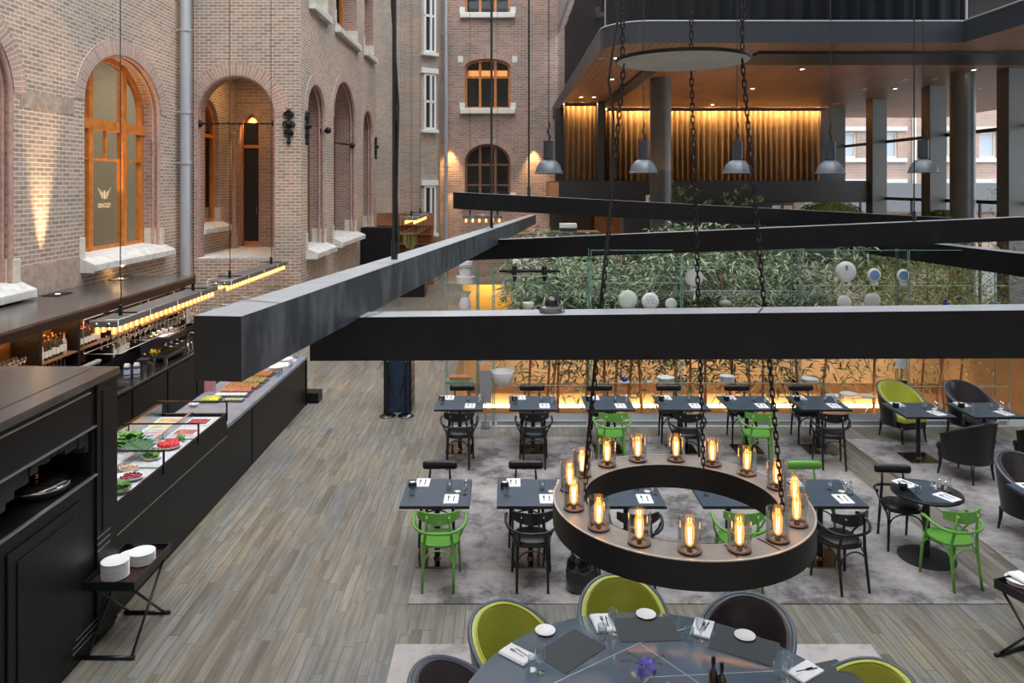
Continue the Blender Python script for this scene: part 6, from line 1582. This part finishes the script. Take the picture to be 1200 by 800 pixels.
# ================================================================== TREES
def leafy(b,c,rad,n,rnd,L=.18,droop=.5,flat=1.0):
    for i in range(n):
        while True:
            p=Vector((rnd.uniform(-1,1),rnd.uniform(-1,1),rnd.uniform(-1,1)))
            if p.length<1: break
        q=Vector(c)+Vector((p.x*rad[0],p.y*rad[1],p.z*rad[2]))
        a=rnd.uniform(0,2*PI); e=rnd.uniform(-droop,droop*.6)-.15
        d=Vector((math.cos(a)*math.cos(e),math.sin(a)*math.cos(e),math.sin(e)))*L*rnd.uniform(.7,1.25)
        w=Vector((-math.sin(a),math.cos(a),rnd.uniform(-.5,.5)))*L*.09
        dr=Vector((0,0,-L*.16))
        b.add([q,q+d*.45+w,q+d+dr,q+d*.45-w],[(0,1,2),(0,2,3)])
def bamboo(x,y,zt,wd,n,label,mat,seed,zlow=.8,stray=300,L=.19):
    rnd=random.Random(seed); r=empty('court_tree',(x,y,-4))
    for k in range(2):
        b=MB(); a=rnd.uniform(-.5,.5); c=rnd.uniform(-.4,.4); pts=[(rnd.uniform(-.2,.2),rnd.uniform(-.2,.2),0)]
        for j in range(1,6): pts.append((pts[0][0]+a*j*.28+.05*math.sin(j*2+k),pts[0][1]+c*j*.2,(zt+3.6)*j/5))
        b.tube(pts,[.05-.007*j for j in range(6)],7); b.build('trunk',M['trunk'],r,smooth='all')
    b=MB()
    cl=16
    for k in range(cl):
        cz=4+rnd.uniform(zlow+.25,zt-.3); cx=rnd.uniform(-wd,wd); cy=rnd.uniform(-.7,.7)
        leafy(b,(cx,cy,cz),(.65,.55,.42),n//cl,rnd,L)
        b.tube([(cx*.3,cy*.3,cz-.6),(cx*.7,cy*.7,cz-.15),(cx,cy,cz)],.012,4)
    leafy(b,(0,0,4+zlow-.25),(wd*1.15,.8,1.0),stray,rnd,L*1.15,droop=.9)
    b.build('foliage',mat,r)
    tag(r,label,'tree','trees in the sunken court')
TR_=[(.75,16.6,2.4,.85,2000,'leafA','narrow-leaved tree, leftmost in the sunken court, its leaves near the yellow-lit wall'),
(1.9,15.6,2.75,.9,2600,'leafA','narrow-leaved tree second from left in the sunken court, behind the black dome'),
(2.5,17.6,3.3,1.1,2600,'leafA','tall narrow-leaved tree rising above the middle beams, left of the middle chain'),
(3.3,15.5,2.8,.9,2400,'leafA','dark narrow-leaved tree behind the three standing plates'),
(4.4,17.2,3.45,1.2,2800,'leafA','tall narrow-leaved tree rising between the middle and right chains'),
(4.9,15.4,2.9,.95,2600,'leafA','dense narrow-leaved tree right of the right chain'),
(6.4,16.2,3.0,1.1,2600,'leafA','dense tree behind the largest white plate'),
(7.6,15.6,2.9,1.0,2000,'leafB','yellow-green tree behind the blue-centred plates'),
(9.0,17.0,3.2,1.2,2400,'leafB','loose yellow-green tree below the right-hand beam'),
(10.9,18.2,3.0,1.1,1500,'leafB','sparse yellow-green tree near the right picture edge'),
(1.3,19.4,3.1,1.0,1200,'leafA','far narrow-leaved tree at the back left of the sunken court'),
(6.6,19.6,3.3,1.3,1600,'leafA','far narrow-leaved tree at the back right of the sunken court')]
for i,(x,y,zt,wd,n,mt,l) in enumerate(TR_): bamboo(x,y,zt,wd,int(n*1.5),l,M[mt],40+i,L=.22 if mt=='leafA' else .14)
# balustrade of the terrace
r=empty('glass_balustrade',(4,22.55,1.7)); b=MB(); b.box(-3.8,8.9,-.01,.01,.05,1.0); b.build('glass_panel',M['clear2'],r); b=MB(); b.box(-3.8,8.9,-.03,.03,1.0,1.05)
for k in range(14): b.box(-3.8+k*.95-.02,-3.8+k*.95+.02,-.02,.02,0,1.0)
b.build('handrail',M['steel'],r); tag(r,'pale glass balustrade along the raised terrace behind the trees','railing')
r=empty('service_counter',(2.1,25.2,1.7)); b=MB(); b.box(-.7,.9,-.4,.4,0,.93); b.build('body',M['blackpanel'],r); b=MB(); b.box(-.75,.95,-.45,.45,.93,.97); b.build('top',M['steel'],r); tag(r,'steel-topped service counter on the raised terrace','counter')
r=empty('grill_machine',(2.06,25.2,2.67)); b=MB(); b.box(-.28,.28,-.2,.2,.1,.26); b.build('lid',M['white'],r,bevel=.03); b=MB(); b.box(-.28,.28,-.22,.2,0,.1); b.build('base',M['pendcap'],r,bevel=.01); tag(r,'grey-white counter machine on the raised terrace, seen between two beams','machine')
r=empty('planter_partition',(8.9,24.3,1.7)); b=MB(); b.box(-5.2,4.0,-.3,.3,0,1.55); b.build('box',M['darkslab'],r,bevel=.01); tag(r,'long dark planter wall on the raised terrace carrying the shrubs','planter')
PT=3.252
def dome(x0,x1,y,ztop,l,seed):
    p0=at(x0,0,y).x; p1=at(x1,0,y).x; r=empty('clipped_shrub',((p0+p1)/2,y,PT)); rnd=random.Random(seed); b=MB(); h=ztop-PT; w=(p1-p0)/2
    b.sph((0,0,0),1,16,10); b.v=[(x*w*.93,y_*.3*.9,max(0,z)*h*.9) for x,y_,z in b.v]; b.build('core',M['grassy'],r,smooth='all')
    b=MB()
    for i in range(1500):
        a=rnd.uniform(0,2*PI); e=math.asin(rnd.uniform(0,1)); q=Vector((math.cos(a)*math.cos(e)*w,math.sin(a)*math.cos(e)*.3,math.sin(e)*h)); t=rnd.uniform(0,6.3); u=Vector((math.cos(t),math.sin(t),rnd.uniform(0,1)))*.06; ww=Vector((-math.sin(t),math.cos(t),0))*.02
        b.add([q,q+u*.5+ww,q+u,q+u*.5-ww],[(0,1,2,3)])
    b.build('foliage',M['leafB'],r); tag(r,l,'shrub','clipped shrubs on the planter wall')
dome(936,1010,24.3,4.2-20*24.3/F,'clipped green dome shrub on the planter wall, right of the last beam crossing',1)
r=empty('shrub_planter',(13.1,23.0,1.7)); b=MB(); b.box(-.4,.4,-.28,.28,0,1.55); b.build('box',M['darkslab'],r,bevel=.01); tag(r,'tall dark planter box before the round column at the right','planter')
dome(1089,1120,23.0,4.2-31*23.0/F,'lower clipped green dome shrub before the round column at the right',2)
def leafplant(x,y,z,h,l,seed,n=26,pot=True,spread=.7):
    rnd=random.Random(seed); r=empty('potted_plant',(x,y,z))
    b=MB(); b.lathe([(0,0),(.16,0),(.22,.22),(.2,.22),(0,.2)],n=20); b.build('pot',M['pot'],r,smooth=True)
    b=MB(); s=MB()
    for i in range(n):
        a=rnd.uniform(0,2*PI); q=rnd.uniform(0,spread); c=Vector((math.cos(a)*q,math.sin(a)*q*.5,.2+rnd.uniform(0,h)*(1-.5*q/spread)))
        s.tube([(0,0,.18),(c.x*.5,c.y*.5,c.z*.7),tuple(c)],.008,4)
        for k in range(5):
            t=a+rnd.uniform(-1.6,1.6); e=rnd.uniform(-.2,.9); d=Vector((math.cos(t)*math.cos(e),math.sin(t)*math.cos(e),math.sin(e)))*.24; w=Vector((-math.sin(t),math.cos(t),0))*.05
            b.add([c,c+d*.5+w,c+d,c+d*.5-w],[(0,1,2,3)])
    b.build('foliage',M['leafC'],r); s.build('stem',M['leafdark'],r); tag(r,l,'plant','leafy plants on the planter wall')
leafplant(at(797,0,24.3).x,24.3,PT,.95,'leafy plant in a terracotta pot beside the thick charcoal column',5,n=30,spread=1.0)
leafplant(at(866,0,24.3).x,24.3,PT,.75,'leafy plant on the planter wall just right of the right chain',6,n=16)
for k,x in enumerate((910,923.5)):
    b=MB(); b.box(-.13,.13,-.01,.01,0,.29); o_=b.build('white_card',M['creamstone']); o_.location=(at(x,0,24.05).x,24.05,PT); tag(o_,['small cream card on the planter wall, left of two','small cream card on the planter wall, right of two'][k],'card','cream cards')
r=empty('table_lantern',(at(759,0,24.3).x,24.3,PT)); b=MB(); b.cyl((0,0,0),.06,.58,14); b.build('glass',M['offwhite'],r,smooth=True); b=MB(); b.cyl((0,0,.58),.065,.03,14); b.build('lid',M['steel'],r); tag(r,'small white lantern left of the terracotta potted plant','lantern')
# outdoor shrub beyond the glazing at right
rnd=random.Random(77); r=empty('outdoor_shrub',(16.2,24,-.5)); b=MB(); b.tube([(0,0,0),(.1,0,2.5),(0,.1,4.3)],.05,6); b.build('trunk',M['trunk'],r); b=MB(); leafy(b,(0,0,4.0),(1.1,.9,1.1),500,rnd,.2); b.build('foliage',M['leafB'],r); tag(r,'thin green shrub outside the glazing, right of the round column','shrub')

# ================================================================== LIGHT FITTINGS IN THE SOFFIT
n=0
for x,y,wd,l in ((721,67,2,'left front'),(700,92,2,'left middle'),(718,92,2,'left middle right'),(681,113,2,'left back'),(696,113,2,'left back right')):
    pass
def dl(x,y,label,m):
    h=SZ-CAMZ; D=h*F/(CY-y); X=(x-CX)*D/F
    r=empty('downlight',(X,D,SZ-.03)); b=MB(); b.lathe([(.09,.03),(.09,0),(.05,0),(.05,.02)],n=18); b.build('bezel',M['edgeline'],r,smooth=True)
    b=MB(); b.cyl((0,0,.005),.05,.01,14); b.build('lamp',M['downlight'] if m else M['offwhite'],r); tag(r,label,'downlight','downlights in the wood soffit')
for k,(x,y,m) in enumerate(((722,67,1),(705,67,0),(717.5,92,1),(699,92,0),(696,113,1),(681,113,1),(882,103,1),(940,80,1),(1049,103,1),(1141,81,1),(835,122,1),(1059,92.5,0),(1012,104,0),(980,121,0),(1094,92,0))):
    dl(x,y,'round downlight in the wood soffit, '+['front left, lit','front left, unlit','left of the disc chain, lit','left of the disc chain, unlit','above the left gold curtain, right one','above the left gold curtain, left one','right of the right chain, lit','above the fourth pendant, lit','between two square columns, lit','beside the round column, lit','above the middle chain, near the curtain','small unlit one left of the second square column','small unlit one right of the curtain','small unlit one above the first square column','small unlit one above the second square column'][k],m)

# ================================================================== LIGHTS
def spot(name,loc,tgt,e,col,ang=40,blend=.8,size=.05):
    l=bpy.data.lights.new(name,'SPOT'); l.energy=e; l.color=col; l.spot_size=math.radians(ang); l.spot_blend=blend; l.shadow_soft_size=size
    o=bpy.data.objects.new(name,l); COL.objects.link(o); o.location=loc; o.rotation_euler=(Vector(tgt)-Vector(loc)).to_track_quat('-Z','Y').to_euler(); return o
def area(name,loc,rot,e,col,sx,sy,spread=180):
    l=bpy.data.lights.new(name,'AREA'); l.energy=e; l.color=col; l.shape='RECTANGLE'; l.size=sx; l.size_y=sy; l.spread=math.radians(spread)
    o=bpy.data.objects.new(name,l); COL.objects.link(o); o.location=loc; o.rotation_euler=rot; return o
WARM=(1,.58,.22)
spot('uplight_lamp',(LW+.24,13.95,2.23),(LW+.03,13.95,7.5),1500,(1,.66,.34),27)
spot('uplight_lamp',(LW+.24,16.3,2.23),(LW-.25,17.0,6.5),450,WARM,60)
spot('window_uplight',(LW-.2,17.1,2.9),(LW-.2,17.1,8),420,WARM,70)
spot('uplight_lamp',(LW+.24,9.5,2.23),(LW+.0,9.5,6.5),150,WARM,40)
spot('porch_lamp',(-8.06,24.45,6.4),(-8.06,24.5,2),160,WARM,100)
area('porch_lamp_glow',(-7.2,22.4,7.5),(0,0,0),30,WARM,1,1)
for x in (at(527,0,34.6).x,at(626,0,34.6).x,at(668,0,34.6).x):
    spot('wall_washer',(x,34.72,4.2+50*34.7/F),(x,35.0,2.5),420,WARM,60)
spot('wall_washer',(at(527,0,34.6).x,34.72,4.2),(at(527,0,34.6).x,35.1,0),90,WARM,60)
for i in range(3):
    area('court_lamp',(1.5+4.3*i,20.4,-1.0),(math.radians(70),0,0),40,(1,.72,.45),3.5,.4)
for y,x0,x1 in ((29.85,4.1,12.3),(27.98,2.3,3.3)):
    area('cove_lamp',((x0+x1)/2,y+.1,SZ-.15),(math.radians(4),0,0),80*(x1-x0)/4,(1,.66,.24),x1-x0,.04,120)
area('mezzanine_lamp',(5,30.9,3.5),(0,0,0),40,WARM,5,1)
for i in range(4): area("court_front_fill",(.5+3.6*i,14.6,.1),(math.radians(25),0,0),35,(1,.68,.4),2.5,.3)  # added fill from the front, keeps the court trunks from going black
area('room_lamp',(LW-1.6,17.1,7.5),(0,0,0),55,(1,.93,.8),.5,2.6)
area('room_lamp',(LW-1.6,11.5,7.5),(0,0,0),55,(1,.93,.8),.5,2.6)
spot('kiosk_lamp',(-.5,22.9,1.6),(-.5,23.5,.3),80,(1,.65,.2),110)
area('soffit_glow',(5.5,22.5,4.6),(PI,0,0),60,(1,.6,.35),5,6)
w=bpy.data.worlds.new('World'); S.world=w; w.use_nodes=True; nt=w.node_tree; bg=nt.nodes['Background']
bg.inputs['Color'].default_value=(.88,.94,1.0,1); bg.inputs['Strength'].default_value=3.2
# daylight falling through the roof glazing
sun=bpy.data.lights.new('daylight','SUN'); sun.energy=1.6; sun.angle=math.radians(50); sun.color=(1,.98,.95)
so=bpy.data.objects.new('daylight',sun); COL.objects.link(so); so.rotation_euler=(math.radians(22),math.radians(18),0)

# ================================================================== CAMERA
cam=bpy.data.cameras.new('camera'); cam.sensor_width=36; cam.lens=F/1200*36; cam.shift_x=(600-CX)/1200; cam.shift_y=-(400-CY)/1200
cam.clip_end=300; cam.clip_start=.05
co=bpy.data.objects.new('camera',cam); COL.objects.link(co); co.location=(0,0,CAMZ); co.rotation_euler=(PI/2,0,0); S.camera=co
for o in S.objects:
    if 'label' in o and len(o['label'].split())>16: print('LONG',len(o['label'].split()),o.name,'|',o['label'])
S.view_settings.view_transform='Standard'; S.view_settings.look='None'; S.view_settings.gamma=1; S.view_settings.use_curve_mapping=False; S.view_settings.exposure=0.22
